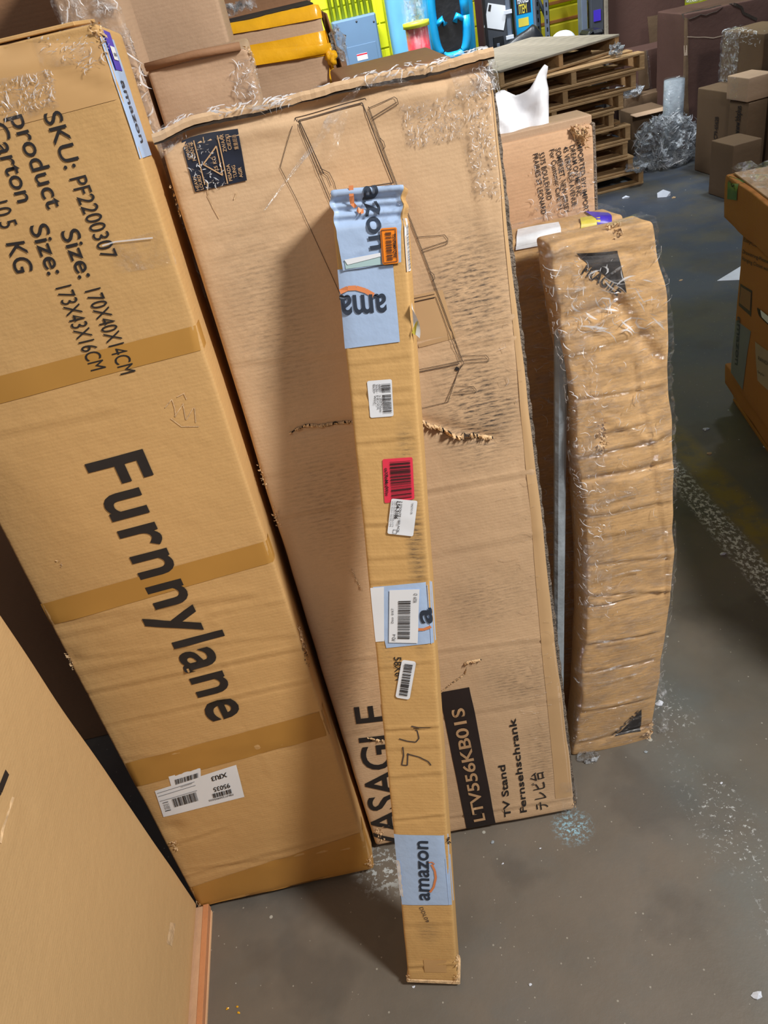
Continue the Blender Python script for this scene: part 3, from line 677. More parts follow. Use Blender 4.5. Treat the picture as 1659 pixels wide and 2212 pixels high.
# big carton with torn top edge
qa = atY(1476, 40, 6.35); 
g = abox('gaylord_carton', 'large brown bulk carton with a torn upper edge at the back right', qa.x+.02, qa.x+1.6, 6.35, 0, atY(1480, 32, 6.35).z, .5, M['card_dark'], crump=.012)
g.patch('inner_tear', g.quad([(1470, 22), (1560, 0), (1560, 14), (1478, 44)]), M['dark_gap'], .006, jag=.02, d=.04)
g.lines([[(1578, 4), (1602, 16), (1606, 28), (1634, 42)]], .018, M['dark_gap'], .004, 'crack')
g.lines([[(1478, 80), (1490, 80), (1540, 82), (1659, 52)]], .006, M['dim_label'], .004, 'strap')
g.patch('pale_corner_strip', g.quad([(1476, 40), (1485, 40), (1487, 270), (1476, 270)]), M['card_dark2'], .003)
g.patch('label', g.quad([(1477, 98), (1483, 97), (1484, 118), (1478, 119)]), M['dim_label'], .006)
qb = atY(1470, 10, 6.5); box_obj('wrapped_post', (.06, .05, 1.0), (.2, .15, 2.0), M['film_heavy'], g.root)
# tall dim cartons
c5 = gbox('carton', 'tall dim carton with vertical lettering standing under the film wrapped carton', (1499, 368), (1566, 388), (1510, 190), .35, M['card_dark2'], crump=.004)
q = c5.quad([(1545, 255), (1545, 322), (1535, 322), (1535, 255)])
c5.text(c5.quad([(1553, 252), (1548, 322), (1540, 322), (1545, 252)]), 'US-0C79-65628', 1, 0, 1, 0, M['ink'], .004, .02, 'vertical_lettering', cut=.2)
c5.patch('small_label', c5.quad([(1540, 350), (1549, 351), (1549, 362), (1540, 361)]), M['dim_label'], .003)
zt5 = c5.L
A = c5.M @ Vector((-.02, .185, zt5+.004))
c6 = Carton('wrapped_carton', 'wide film wrapped carton on top of the tall lettered carton', A, c5.u, (0, 0, 1), c5.n, .44, .30, .3, M['card_dark2'], step=.03, crump=.006, seed=4).build()
c6.patch('film_wrap', lambda S, T_: np.stack([-.1+S*.3, T_*.36], -1), M['film_heavy'], .006, wr=.008, d=.02)
fold_glints(c6, (-.05, .44, .24, .32), 90, ln=(.01, .05), ang=.1, spread=.4, wid=.004, off=.012, seed=18)
q0 = c5.M @ Vector((c5.W+.02, -.02, 0))
c7 = Carton('carton', 'tall light brown carton with lettering right of the dim one', q0, c5.u, (0, 0, 1), c5.n, .20, zt5*.93, .19, M['card_dark2'], step=.05, seed=5).build()
c7.text(c7.quad([(1603, 228), (1598, 290), (1586, 290), (1591, 228)]), 'www.bbplus', 1, 0, 1, 0, M['ink'], .004, .03, 'vertical_lettering', cut=.2)
A = c7.M @ Vector((-.02, -.015, c7.L+.006))
c8 = Carton('carton', 'small taped carton sitting on the light brown carton', A, c7.u, (0, 0, 1), c7.n, .22, .14, .18, M['card_back'], step=.03, seed=6, crump=.003).build()
c8.patch('clear_tape', lambda S, T_: np.stack([S*.08+.04, T_*.14], -1), M['film_tape'], .003)
q0 = c5.M @ Vector((c5.W+.18, -.25, 0))
c9 = Carton('carton', 'short brown carton with a small label in front of the light brown carton', q0, c5.u, (0, 0, 1), c5.n, .24, .34, .2, M['card_dark2'], step=.05, seed=7).build()
c9.patch('small_label', lambda S, T_: np.stack([-.05+S*.03, .2+T_*.06], -1), M['dim_label'], .003)
q0 = c5.M @ Vector((c5.W+.26, .1, 0))
c10 = Carton('carton', 'tall dark carton with film bunched on its top at the right edge', q0, c5.u, (0, 0, 1), c5.n, .5, .95, .3, M['card_dark2'], step=.05, seed=8).build()
o = blob('film_bunch', ((.12, .1, .97), (.12, .1, .04)), M['film_ball'], c10.root, amp=.025, freq=3, sub=4, ridge=True)
c10.patch('small_label', lambda S, T_: np.stack([.05+S*.03, .70+T_*.08], -1), M['dim_label'], .004)

# ================================================================== RIGHT FOREGROUND STACK
A, B = flr(1565, 830, .12), flr(1659, 968, .12)     # far left bottom corner -> towards the camera
dirn = (B-A).normalized(); near = 1.25
def sidebox(name, label, P, W, L, z, T, mat, **k):
    """carton whose long face looks left (-x); local x runs from far end to near end"""
    u = Vector((dirn.x, dirn.y, 0)).normalized()
    n = Vector((u.y, -u.x, 0)); return Carton(name, label, (P.x, P.y, z), u, (0, 0, 1), n, W, L, T, mat, **k)
# u points toward camera, n = (u.y,-u.x) -> must face -x
base = empty('pallet', (0, 0, 0)); tag(base, 'dark wooden pallet under the stacked cartons at the right edge', 'pallet')
PF = flr(1566, 868, 0.0)
uu = Vector((dirn.x, dirn.y, 0)).normalized(); nn = Vector((uu.y, -uu.x, 0))
base.matrix_world = Matrix(((uu.x, -nn.x, 0, PF.x-nn.x*.03), (uu.y, -nn.y, 0, PF.y-nn.y*.03), (0, 0, 1, 0), (0, 0, 0, 1)))
for x in (0, .78, 1.56): box_obj('stringer', (x, 0, .016), (x+.04, .9, .10), M['card_orange'], base)
for k in range(6): box_obj('deck_board', (0, k*.16, .10), (1.6, k*.16+.09, .116), M['card_orange'], base)
for k in range(3): box_obj('bottom_board', (0, k*.4, .0), (1.6, k*.4+.09, .016), M['card_orange'], base)
P0 = flr(1564, 826, .12)
tr = sidebox('carton_tray', 'low torn carton tray under the brown carton at the right edge', P0, 1.6, .09, .118, .8, M['card_orange'], step=.03, crump=.008).build()
P1 = flr(1577, 815, .21)
am = sidebox('carton', 'large brown carton with a handle cut-out and grey tape at the right edge', P1, 1.5, .56, .21, .7, M['card_orange'], step=.03, crump=.004); 
zl = hit(1590, 488, P1, am.n).z; am.L = zl-.21; am.build()
am.patch('grey_tape', am.quad([(1581, 684), (1622, 716), (1605, 842), (1577, 800)]), M['ink_gray'], .0012)
am.text(am.quad([(1606, 690), (1600, 792), (1589, 786), (1594, 682)]), 'amazon', 0, 1, .05, .75, M['navy_text'], .003, .02, 'tape_lettering')
am.patch('printed_square', am.quad([(1599, 612), (1625, 628), (1622, 684), (1596, 660)]), M['ink_soft'], .001)
am.patch('square_inside', am.quad([(1601, 618), (1623, 632), (1620, 672), (1598, 654)]), M['card_dim'], .002)
am.text(am.quad([(1608, 510), (1659, 532), (1659, 545), (1606, 522)]), 'EasyCooked', 0, 1, .1, .8, M['ink_soft'], .0015)
am.text(am.quad([(1605, 535), (1665, 560), (1665, 572), (1604, 547)]), 'Drawstring-Pleated', 0, 1, .1, .8, M['ink_soft'], .0015, .01)
am.text(am.quad([(1604, 550), (1665, 577), (1665, 589), (1603, 562)]), 'Hanging Closet with', 0, 1, .1, .8, M['ink_soft'], .0015, .01)
am.patch('handle_hole', am.quad([(1635, 662), (1672, 690), (1672, 712), (1640, 682)]), M['dark_gap'], .0015, rnd=.012)
am.patch('handle_liner', am.quad([(1645, 668), (1672, 690), (1672, 708), (1648, 684)]), M['white_label'], .0035, rnd=.006)
am.patch('paper_label', am.quad([(1632, 738), (1690, 778), (1690, 870), (1636, 822)]), M['dim_label'], .0015)
am.text(am.quad([(1640, 766), (1670, 784), (1670, 796), (1640, 778)]), 'RANDRA', 0, 1, .1, .8, M['ink_soft'], .003)
am.text(am.quad([(1638, 798), (1652, 806), (1652, 814), (1638, 806)]), 'Style', 0, 1, .1, .8, M['ink_soft'], .003)
P2 = flr(1562, 468, zl+.005)
ld = sidebox('carton', 'wide shallow carton with green tape topping the stack at the right edge', P2, 1.6, .16, zl+.002, .82, M['card_orange'], step=.03, crump=.008)
ld.L = hit(1562, 372, P2, ld.n).z-zl; ld.build()
ld.patch('green_tape', ld.quad([(1574, 378), (1598, 380), (1594, 432), (1573, 428)]), M['green_label'], .002, d=.02)
ld.lines([[(1580, 392), (1583, 402), (1588, 398), (1589, 408)], [(1577, 388), (1583, 396)]], .004, M['ink'], .0035, 'marker_scrawl')
H = ld.L
vs = lambda x0, x1, y0, y1, z, dz: ([(x0, y0, z), (x1, y0, z), (x1, y1, z+dz), (x0, y1, z+dz)], [(0, 1, 2, 3)])
box_obj('top_flap', (.02, .02, H), (.42, .38, H+.006), M['card_back'], ld.root, .001)
box_obj('top_flap', (.45, .02, H), (1.55, .40, H+.006), M['card_back'], ld.root, .001)
box_obj('top_flap', (.02, .42, H), (1.55, .78, H+.006), M['card_back'], ld.root, .001)
ld.patch('film_sheet', lambda S, T_: np.stack([.02+S*.5, H+.01+T_*.3], -1), M['film_heavy'], .012, wr=.02, d=.02)
o = tube('cable_scrap', [flr(1588, 858, .07), flr(1605, 873, .055), flr(1625, 895, .03), flr(1652, 915, .01)], .006, M['dim_label'])
tag(o, 'thin pale strip hanging off the pallet at the right edge', 'strip')

# ================================================================== LEFT / CENTRE CARTONS
# ---- tall slim carton with big vertical lettering
o_, u_, v_, n_ = lean_frame(-.6455, 1.1604, -.012, .1227, .16)
fb = Carton('tall_carton', 'tall slim golden-brown carton leaning at the left, big black letters running down it', o_, u_, v_, n_, .43, 1.73, .16, M['card_left'], step=.009, zstep=.007, crump=.0025, seed=1, r=.006)
for p0, p1, am_, wd_ in (((130, 1510), (680, 1395), .0022, .006), ((215, 1570), (700, 1462), .0022, .005), ((455, 1328), (625, 1298), .0014, .005), ((150, 1425), (660, 1370), .0012, .006), ((0, 1360), (540, 1290), .0013, .012),
    ((20, 1400), (330, 1330), .0012, .012), ((0, 940), (250, 890), .0009, .01), ((255, 1640), (760, 1600), .001, .008), ((340, 1835), (480, 1790), .0016, .006), ((375, 1900), (790, 1790), .0012, .009), ((395, 1880), (800, 1830), .0014, .006),
    ((60, 1480), (440, 1400), .0012, .014), ((100, 140), (300, 200), .0012, .01), ((450, 1320), (500, 1480), .0008, .005), ((510, 1490), (580, 1680), .0007, .005)):
    fb.crease(p0, p1, am_*1.5, wd_)
fb.crease((0, 112), (206, 72), .007, .011, kind='groove'); fb.crease((0, 84), (210, 52), .004, .02, kind='ridge')
fb.dent((150, 1425), .02, -.006); fb.dent((375, 1790), .02, -.005); fb.dent((80, 850), .05, .002)
fb.build()
def bandF(pl, pr, pl2, pr2, name='tape_band', m='amber_tape', **k): return fb.band(name, pl, pr, pl2, pr2, M[m], **k)
bandF((0, 812), (470, 690), (0, 872), (482, 742), wr=.0004)
bandF((85, 1305), (605, 1160), (105, 1352), (618, 1206), wr=.0004)
bandF((260, 1652), (722, 1528), (282, 1702), (738, 1580), wr=.0004)
bandF((385, 1925), (820, 1785), (400, 1990), (830, 1875), wr=.0006)
fb.patch('clear_tape', fb.quad([(-40, 90), (212, 95), (265, 210), (-40, 290)]), M['kraft_tape'], .0007)
fb.patch('crinkled_tape', fb.quad([(0, 170), (110, 150), (130, 230), (20, 270)]), M['film_tape'], .002, wr=.002, wf=60)
fb.patch('crinkled_tape', fb.quad([(70, 85), (225, 80), (245, 130), (90, 150)]), M['film'], .002, wr=.0015, wf=60)
fold_glints(fb, (0, 0, 0, 0), 170, ln=(.003, .014), ang=.2, spread=.9, wid=.0008, off=.0035, quad=fb.quad([(-10, 180), (110, 150), (125, 215), (10, 265)]), seed=12); fold_glints(fb, (0, 0, 0, 0), 60, ln=(.004, .014), ang=.1, spread=.5, off=.0035, quad=fb.quad([(60, 85), (240, 70), (235, 130), (190, 160)]), seed=13)
fb.lines([[(222, 529), (250, 520), (330, 512)]], .0022, M['fold'], .003, 'tape_crease')
fb.patch('clear_tape', fb.quad([(235, 525), (365, 490), (385, 570), (250, 590)]), M['film'], .0014)
q = fb.quad([(348, 985), (548, 1535), (458, 1562), (188, 1000)])
# text running downwards: reading direction follows the long edge, letter tops to the right
def vtext(c_, string, p_start, p_end, cap_px, **k):
    """baseline from p_start to p_end (image points); cap_px = image distance of the cap height to the left of the reading direction"""
    a_, b_ = np.array(c_.px(*p_start)), np.array(c_.px(*p_end)); d = b_-a_; ln = np.linalg.norm(d); nrm = np.array([-d[1], d[0]])/ln
    s_ = cap_px
    f_ = lambda S, T_: a_ + d*S[..., None] + nrm*(s_*T_)[..., None]
    return c_.text(f_, string, 0, 1, 0, 1, **k)
vtext(fb, 'Furnnylane', (187, 1002), (456, 1560), .100, bold=.03, name='large_lettering', space=1.12)
vtext(fb, 'SKU:', (92, 246), (140, 365), .025, bold=.012)
vtext(fb, 'PF2200307', (149, 385), (222, 560), .025, bold=.0)
vtext(fb, 'product', (20, 252), (104, 452), .0265, bold=.012)
vtext(fb, 'Size:', (130, 500), (172, 602), .0275, bold=.012)
vtext(fb, '170X40X14CM', (184, 628), (262, 810), .026, bold=.0)
vtext(fb, 'Carton', (-30, 268), (38, 438), .0265, bold=.012)
vtext(fb, 'Size:', (62, 488), (104, 595), .0275, bold=.012)
vtext(fb, '173X43X16CM', (120, 622), (198, 802), .026, bold=.0)
vtext(fb, 'KG', (12, 525), (34, 590), .0275, bold=.012)
vtext(fb, '10.5', (-22, 440), (2, 494), .026, bold=.0)
# shipping labels (read upside down)
q = fb.quad([(528, 1720), (352, 1764), (334, 1707), (510, 1650)])
lb = fb.patch('shipping_label', q, M['white_label'], .0012, label='white shipping label with barcodes, upside down')
q2 = fb.quad([(434, 1690), (374, 1712), (364, 1676), (433, 1657)])
lb2 = fb.patch('shipping_label', q2, M['white_label'], .0010)
O = .0022
fb.text(q, 'XRI3', .13, .32, .12, .26, bold=.03, off=O, parent=lb, cut=.1); fb.text(q, '95035', .13, .33, .46, .6, bold=.02, off=O, parent=lb, cut=.1)
fb.text(q, 'FBHY250905035', .12, .42, .80, .86, off=O, parent=lb, cut=.1, name='small_print')
fb.bars(q, .13, .37, .64, .78, 26, off=O, parent=lb); fb.bars(q, .54, .84, .44, .74, 34, off=O, parent=lb, seed=2)
fb.bars(q, .885, .955, .48, .52, 1, off=O, parent=lb, vert=False); fb.bars(q, .885, .955, .78, .83, 1, off=O, parent=lb, vert=False)
for k in range(7): fb.bars(q, .885, .955, .55+k*.03, .565+k*.03, 9, off=O, parent=lb, seed=k+3, name='code_row')
fb.lines([[tuple(q(np.array(.52), np.array(z_)).tolist()), tuple(q(np.array(.98), np.array(z_)).tolist())] for z_ in (.40, .22, .1)], .0012, M['ink_gray'], O, 'ruled_lines', lb, raw=True)
fb.bars(q2, .08, .86, .25, .55, 30, off=O, parent=lb2, seed=6); fb.text(q2, 'X004KWXYN1', .3, .7, .75, .83, M['ink_gray'], off=O, parent=lb2, cut=.1, name='small_print')
# blue tape running down the right edge (side face)
def side(c_, a0, a1, b0, b1): return lambda S, T_: np.stack([c_.W+a0+(a1-a0)*S, b0+(b1-b0)*T_], -1)
bt, bb_, bm_ = fb.px(305, 340)[1], fb.px(222, 62)[1], fb.px(245, 150)[1]
fb.patch('pale_blue_tape', side(fb, -.003, .07, bt, 1.715), M['blue_tape'], .0012, wr=.0008)
lbp = fb.patch('purple_label', side(fb, .006, .05, bm_, bb_), M['purple_label'], .003); fb.patch('label_window', side(fb, .013, .042, bm_+.012, bb_-.018), M['white_label'], .004)
fb.bars(side(fb, .018, .036, bm_+.02, bb_-.03), 0, 1, 0, 1, 8, off=.005, vert=False)
fb.text(side(fb, .012, .04, bt+.02, bt+.26), 'amazon', 0, 1, 0, 1, M['navy_text'], .0026) if False else None
f_side = lambda S, T_: np.stack([fb.W+.014+.03*T_, (bm_-.012)-(bm_-bt-.03)*S], -1)
fb.text(f_side, 'amazon', 0, 1, 0, 1, M['navy_text'], .0028, .02, 'tape_lettering')
# torn spots on the edge
def frayed(c_, p, n=26, r=.022, face='front', size=.010, name='torn_paper', m=None, lift=.006, par=None):
    """curled shreds of torn liner round a point of a face"""
    c0 = c_.px(*p, face); vs, fs = [], []
    for k in range(n):
        an = RNG.rand()*6.28; rr = r*RNG.rand()**.6; a, b = c0[0]+rr*math.cos(an)*.6, c0[1]+rr*math.sin(an)*1.5; t1 = RNG.rand()*6.28; sz = size*.55*(.4+RNG.rand())
        pts = np.array([[a, b], [a+sz*math.cos(t1), b+sz*math.sin(t1)], [a+sz*math.cos(t1+1.1)*.8, b+sz*math.sin(t1+1.1)*.8], [a+sz*.5*math.cos(t1+.5), b+sz*.5*math.sin(t1+.5)]])
        P = c_.surf(pts[:, 0], pts[:, 1], .001); P2 = c_.surf(pts[:, 0], pts[:, 1], .001+lift*.6*(.3+RNG.rand()))
        P[1] = P2[1]; P[2] = P2[2]*.5+P[2]*.5; P[3] = P2[3]; b0 = len(vs); vs += P.tolist(); fs += [(b0, b0+1, b0+3), (b0, b0+3, b0+2)]
    return mesh_obj(name, vs, fs, m or M['torn'], par or c_.root)
frayed(fb, (668, 1385), 60, .024, size=.013); frayed(fb, (668, 1415), 30, .02, m=M['dark_gap'], size=.008, lift=.003); frayed(fb, (150, 1432), 24, .014); frayed(fb, (430, 1958), 20, .016); frayed(fb, (212, 60), 30, .02); frayed(fb, (800, 1862), 24, .014)
frayed(fb, (376, 1822), 16, .012); frayed(fb, (130, 1215), 10, .006, size=.008, lift=.002)
fb.lines([[(356, 880), (372, 862), (380, 900), (395, 870), (402, 905), (418, 880), (424, 912)], [(368, 905), (392, 920), (430, 918)], [(382, 855), (400, 850), (405, 862)]], .0014, M['torn'], .0012, 'scratch', wob=.004)
# open top flap lifting
fl_ = box_obj('top_flap', (.0, .01, 0), (.40, .15, .005), M['card_left'], fb.root, .001); fl_.location = (.0, 0, 1.732); fl_.rotation_euler = (math.radians(6), 0, 0)

# ---- wide TV stand carton
o_, u_, v_, n_ = lean_frame(-.2009, 1.1699, -.0552, .1313, .12)
TVF = (o_, u_, v_, n_)
tv = Carton('wide_carton', 'wide scuffed brown carton printed with a sideboard drawing, leaning at the centre', o_, u_, v_, n_, .4924, 1.595, .12, M['card_tv'], step=.009, zstep=.007, crump=.0028, seed=2, r=.010)
for p0, p1, am_, wd_ in (((590, 1122), (1165, 1020), .0028, .006), ((700, 1432), (1210, 1380), .002, .006), ((480, 790), (1110, 735), .0016, .007), ((900, 745), (1108, 690), .002, .005), ((560, 1030), (770, 1000), .001, .01), ((470, 560), (560, 530), .0012, .01),
    ((1015, 330), (1150, 1010), .001, .006), ((1150, 1420), (1185, 1700), .0022, .006), ((1120, 960), (1160, 1180), .0012, .006), ((820, 1790), (1240, 1725), .0025, .006), ((340, 420), (720, 360), .0012, .012), ((700, 1600), (860, 1560), .0012, .01), ((620, 300), (1050, 220), .0012, .012), ((960, 1550), (1220, 1510), .0012, .01), ((950, 1200), (1190, 1150), .001, .012), ((400, 520), (700, 470), .001, .012)):
    tv.crease(p0, p1, am_, wd_)
tv.crease((345, 302), (1060, 144), .008, .009, kind='groove'); tv.crease((345, 270), (1055, 112), .004, .009, kind='ridge'); tv.crease((345, 322), (1055, 168), .003, .010, kind='ridge')
tv.crease((1008, 200), (1050, 520), .0016, .005, kind='ridge'); tv.crease((640, 934), (765, 912), .004, .008, kind='groove'); tv.crease((905, 910), (1065, 946), .005, .010, kind='groove')
tv.dent((340, 280), .035, -.01); tv.dent((1055, 110), .03, -.006); tv.dent((450, 600), .1, .004); tv.dent((1000, 1200), .1, -.004)
def wtv(s, p, q):
    # crushed, uneven upper edge and corners
    top = np.clip((p[..., 2]-(s.L-.05))/.05, 0, 1)
    q[..., 2] += top*(.006*vnoise(np.stack([p[..., 0]*14, p[..., 1]*20, p[..., 0]*0], -1), 2.) - .012*np.exp(-(p[..., 0]/.03)**2))
    q[..., 1] += top*.006*np.sin(p[..., 0]*30)
    return q
tv.warp = wtv; tv.build()
# worn corrugated edge down the right side
E_ = []; n0 = 110
for i in range(n0+1):
    z = .01+i/n0*1.57; jx = .0012*math.sin(i*2.1)+.001*RNG.rand()
    for (x, y) in ((-.004, .004), (.004+jx, .007), (.006+jx, .026), (-.004, .03)): E_.append((tv.W+x, y, z))
mesh_obj('worn_edge', E_, [(i*4+k, i*4+(k+1) % 4, (i+1)*4+(k+1) % 4, (i+1)*4+k) for i in range(n0) for k in range(4)], M['edge_gray'], tv.root)['label'] = 'grey dusty worn corrugated edge'
# printed drawing of the sideboard
DR = [[(607, 362), (637, 250), (790, 213), (1002, 785)], [(607, 362), (640, 425), (905, 1010)], [(637, 250), (905, 905)], [(642, 253), (905, 880)],
      [(797, 238), (998, 779)], [(692, 362), (700, 366), (712, 372), (722, 392), (727, 410)], [(690, 370), (700, 374), (708, 380), (716, 400)],
      [(798, 234), (852, 211), (858, 215), (861, 226), (806, 259)], [(803, 255), (858, 222)],
      [(822, 298), (830, 306), (833, 316), (830, 322)],
      [(900, 511), (960, 506), (967, 515), (965, 526), (912, 543)], [(910, 538), (966, 519)], [(928, 585), (936, 592), (938, 600), (934, 606)],
      [(882, 646), (938, 634)], [(940, 640), (992, 779)],
      [(896, 799), (994, 779)], [(1002, 784), (990, 800), (967, 867), (902, 882)], [(997, 786), (962, 866)],
      [(997, 768), (1050, 766), (1056, 773), (1055, 780), (1001, 783)], [(1053, 773), (1003, 777)],
      [(983, 833), (1022, 833), (1028, 840), (1027, 847), (977, 851)], [(1025, 842), (979, 846)]]
tv.lines(DR, .0008, M['ink_thin'], .0018, 'line_drawing')
tv.lines([[(700, 374), (646, 256), (783, 223), (850, 393), (716, 414)]], .0014, M['ink_thin'], .002, 'drawn_door')
tv.lines([[(884, 653), (939, 641)]], .0014, M['ink_thin'], .002, 'drawn_shelf'); tv.lines([[(897, 804), (992, 784)]], .0014, M['ink_thin'], .002, 'drawn_base')
tv.lines([[(989, 792), (985, 799)]], .006, M['ink'], .0013, 'drawn_handle')
# dark warning square
q = tv.quad([(390, 304), (514, 278), (535, 389), (424, 414)])
sq = tv.patch('dark_warning_square', q, M['navy'], .0018, label='dark blue square of warning text, tape peeling off it')
qr = tv.quad([(424, 414), (390, 304), (514, 278), (535, 389)])     # reads upwards
O = .0034
for s_, a0_, a1_, t0_ in (('HEAVY', .02, .3, .90), ('LOURD', .02, .3, .82), ('SCHWER', .62, .92, .90), ('PESANTE', .58, .92, .82), ('ZWAAR', .62, .94, .26), ('CIEZKI', .64, .92, .165), ('PESADA', .06, .38, .26), ('TUNG', .1, .34, .165), ('AGIR', .08, .28, .06), ('25 KG', .30, .58, .48)):
    tv.text(qr, s_, a0_, a1_, t0_, t0_+.065, M['kraft_text'], O, .015, 'warning_lettering', sq, cut=.2)
tv.lines([[qp for qp in [tuple(qr(np.array(a_), np.array(b_)).tolist()) for a_, b_ in ((.2, .42), (.75, .42), (.48, .72), (.2, .42))]], [tuple(qr(np.array(.02), np.array(.36)).tolist()), tuple(qr(np.array(.93), np.array(.36)).tolist())], [tuple(qr(np.array(.1), np.array(.78)).tolist()), tuple(qr(np.array(.93), np.array(.78)).tolist())]], .0018, M['kraft_text'], O, 'warning_symbol', sq, raw=True)
tv.text(qr, '重量超過', .62, .9, .05, .11, M['kraft_text'], O, .0, 'warning_lettering', sq, cut=.2)
tv.lines([[(438, 300), (446, 340), (452, 420), (476, 470)], [(513, 415), (509, 430)]], .0014, M['torn'], .0016, 'scratch', wob=.003)
frayed(tv, (470, 365), 30, .03, size=.006, lift=.001, m=M['film_heavy'], name='peeled_residue')
# block letters along the bottom left, reading upwards
vtext(tv, 'VASAGLE', (858, 1835), (838, 1518), -.083, bold=.0) if False else None
def utext(c_, s_, p_start, p_end, cap, **k): return vtext(c_, s_, p_start, p_end, cap, **k)
utext(tv, 'VASAGLE', (872, 1838), (834, 1518), .072, bold=.022, name='large_lettering')
q = tv.quad([(1010, 1803), (1072, 1786), (1014, 1483), (948, 1495)])
blk = tv.patch('black_name_block', q, M['brownblack'], .0010, label='black strip with the model number in bare kraft letters')
utext(tv, 'LTV556KB01S', (1048, 1770), (1000, 1527), .028, bold=.03, m=M['kraft_text'], off=.0022, parent=blk, name='reversed_lettering')
utext(tv, 'TV Stand', (1104, 1762), (1090, 1651), .016, bold=.028)
utext(tv, 'Fernsehschrank', (1138, 1752), (1113, 1550), .016, bold=.028)
utext(tv, 'テレビ台', (1184, 1745), (1170, 1665), .026, bold=.01)
# brown clear tape down the right side
tv.patch('tape_down_edge', tv.quad([(1062, 180), (1078, 180), (1236, 1720), (1200, 1725)]), M['tv_tape'], .0007)
tv.patch('crinkled_tape', tv.quad([(862, 228), (985, 205), (1000, 300), (880, 325)]), M['film_tape'], .0016, wr=.0015, wf=70)
tv.patch('crinkled_tape', tv.quad([(980, 195), (1058, 190), (1082, 420), (1020, 420)]), M['film_tape'], .002, wr=.0015, wf=70)
tv.patch('tape_patch', tv.quad([(880, 640), (955, 625), (985, 730), (905, 750)]), M['tv_tape'], .0008)
# gashes
def gash(c_, pts, w_=.006, seed=1, curl=.010, n=36):
    R = np.random.RandomState(seed); ab = np.array([c_.px(*p) for p in pts]); seg = np.linalg.norm(np.diff(ab, axis=0), axis=1); tot = np.concatenate([[0], np.cumsum(seg)])
    tt = np.linspace(0, tot[-1], n); X_ = np.interp(tt, tot, ab[:, 0]); Y_ = np.interp(tt, tot, ab[:, 1]); prof = np.sin(np.linspace(.12, math.pi-.12, n))**.5
    up = w_*prof*(.3+R.rand(n)); dn = w_*prof*(.3+R.rand(n)); P = np.concatenate([c_.surf(X_, Y_+up, .0014), c_.surf(X_, Y_-dn, .0014)])
    mesh_obj('gash', P, [(i, i+1, n+i+1, n+i) for i in range(n-1)], M['dark_gap'], c_.root)
    vs, fs = [], []
    for i in range(0, n-2):
        for sgn, e in ((1, up), (-1, dn)):
            if R.rand() < .25: continue
            b0 = len(vs); k = .5+R.rand(); w2 = sgn*e[i]
            A0 = c_.surf(X_[i], Y_[i]+w2, .001); A1 = c_.surf(X_[i+1]+.003*R.rand(), Y_[i+1]+sgn*e[i+1], .001)
            B0 = c_.surf(X_[i]+.004*(R.rand()-.5), Y_[i]-w2*.6*k, curl*k*.6); B1 = c_.surf(X_[i+1], Y_[i+1]-w2*.3, curl*k)
            vs += [A0.tolist(), A1.tolist(), B1.tolist(), B0.tolist()]; fs.append((b0, b0+1, b0+2, b0+3))
    mesh_obj('torn_liner', vs, fs, M['torn'], c_.root)
gash(tv, [(625, 936), (660, 918), (690, 921), (720, 915), (768, 912)], .004, 3, .006)
gash(tv, [(898, 902), (925, 920), (955, 928), (985, 945), (1020, 940), (1066, 946)], .0055, 5, .012, 44)
gash(tv, [(948, 1497), (975, 1475), (1003, 1455), (1008, 1440)], .002, 6, .004, 20); gash(tv, [(1003, 1432), (1015, 1428), (1040, 1424)], .004, 8, .006, 14)
gash(tv, [(757, 1228), (766, 1245), (775, 1262), (783, 1275)], .0018, 9, .003, 16)
gash(tv, [(793, 1592), (815, 1598), (840, 1600)], .005, 10, .005, 16)
for p in ((340, 285), (1050, 118), (1250, 1738), (368, 440), (565, 1030), (600, 1120), (820, 1800)): frayed(tv, p, 22, .016, size=.009)
# film over the upper edge and corners
tv.patch('film_over_top_edge', tv.quad([(335, 262), (1062, 92), (1066, 125), (345, 282)]), M['film_h'], .004, wr=.006, wf=30, d=.008)
tv.patch('film_at_corner', tv.quad([(960, 110), (1090, 75), (1085, 190), (985, 215)]), M['film_heavy'], .004, wr=.008, wf=40, d=.007)
tv.patch('film_at_corner', tv.quad([(322, 262), (385, 250), (395, 300), (345, 340)]), M['film_heavy'], .004, wr=.008, wf=40, d=.007)
tv.patch('film_at_lower_corner', tv.quad([(1205, 1690), (1256, 1680), (1262, 1752), (1215, 1768)]), M['film'], .003, wr=.006, wf=40, d=.007)
fold_glints(tv, None or (0, 0, 0, 0), 220, ln=(.002, .010), ang=.3, spread=1., wid=.0009, off=.004, quad=tv.quad([(868, 232), (985, 208), (1000, 295), (890, 320)]), seed=6)
fold_glints(tv, (0, 0, 0, 0), 200, ln=(.002, .012), ang=1.2, spread=1., wid=.001, off=.004, quad=tv.quad([(990, 200), (1050, 190), (1085, 430), (1030, 430)]), seed=7)
fold_glints(tv, (0, 0, 0, 0), 150, ln=(.006, .03), ang=.1, spread=.5, wid=.0014, off=.010, quad=tv.quad([(340, 268), (1060, 92), (1062, 125), (345, 290)]), seed=8)
fold_glints(tv, (0, 0, 0, 0), 90, ln=(.004, .02), ang=1.2, spread=.8, off=.010, quad=tv.quad([(1000, 95), (1080, 85), (1085, 200), (1040, 200)]), seed=9)
fold_glints(tv, (0, 0, 0, 0), 70, ln=(.003, .012), ang=.5, spread=1.2, off=.004, quad=tv.quad([(395, 320), (450, 300), (500, 400), (430, 410)]), seed=10)
fold_glints(tv, (0, 0, 0, 0), 60, ln=(.01, .05), ang=-.1, spread=.3, wid=.0007, off=.003, quad=tv.quad([(1050, 640), (1110, 640), (1210, 1600), (1140, 1600)]), seed=11)
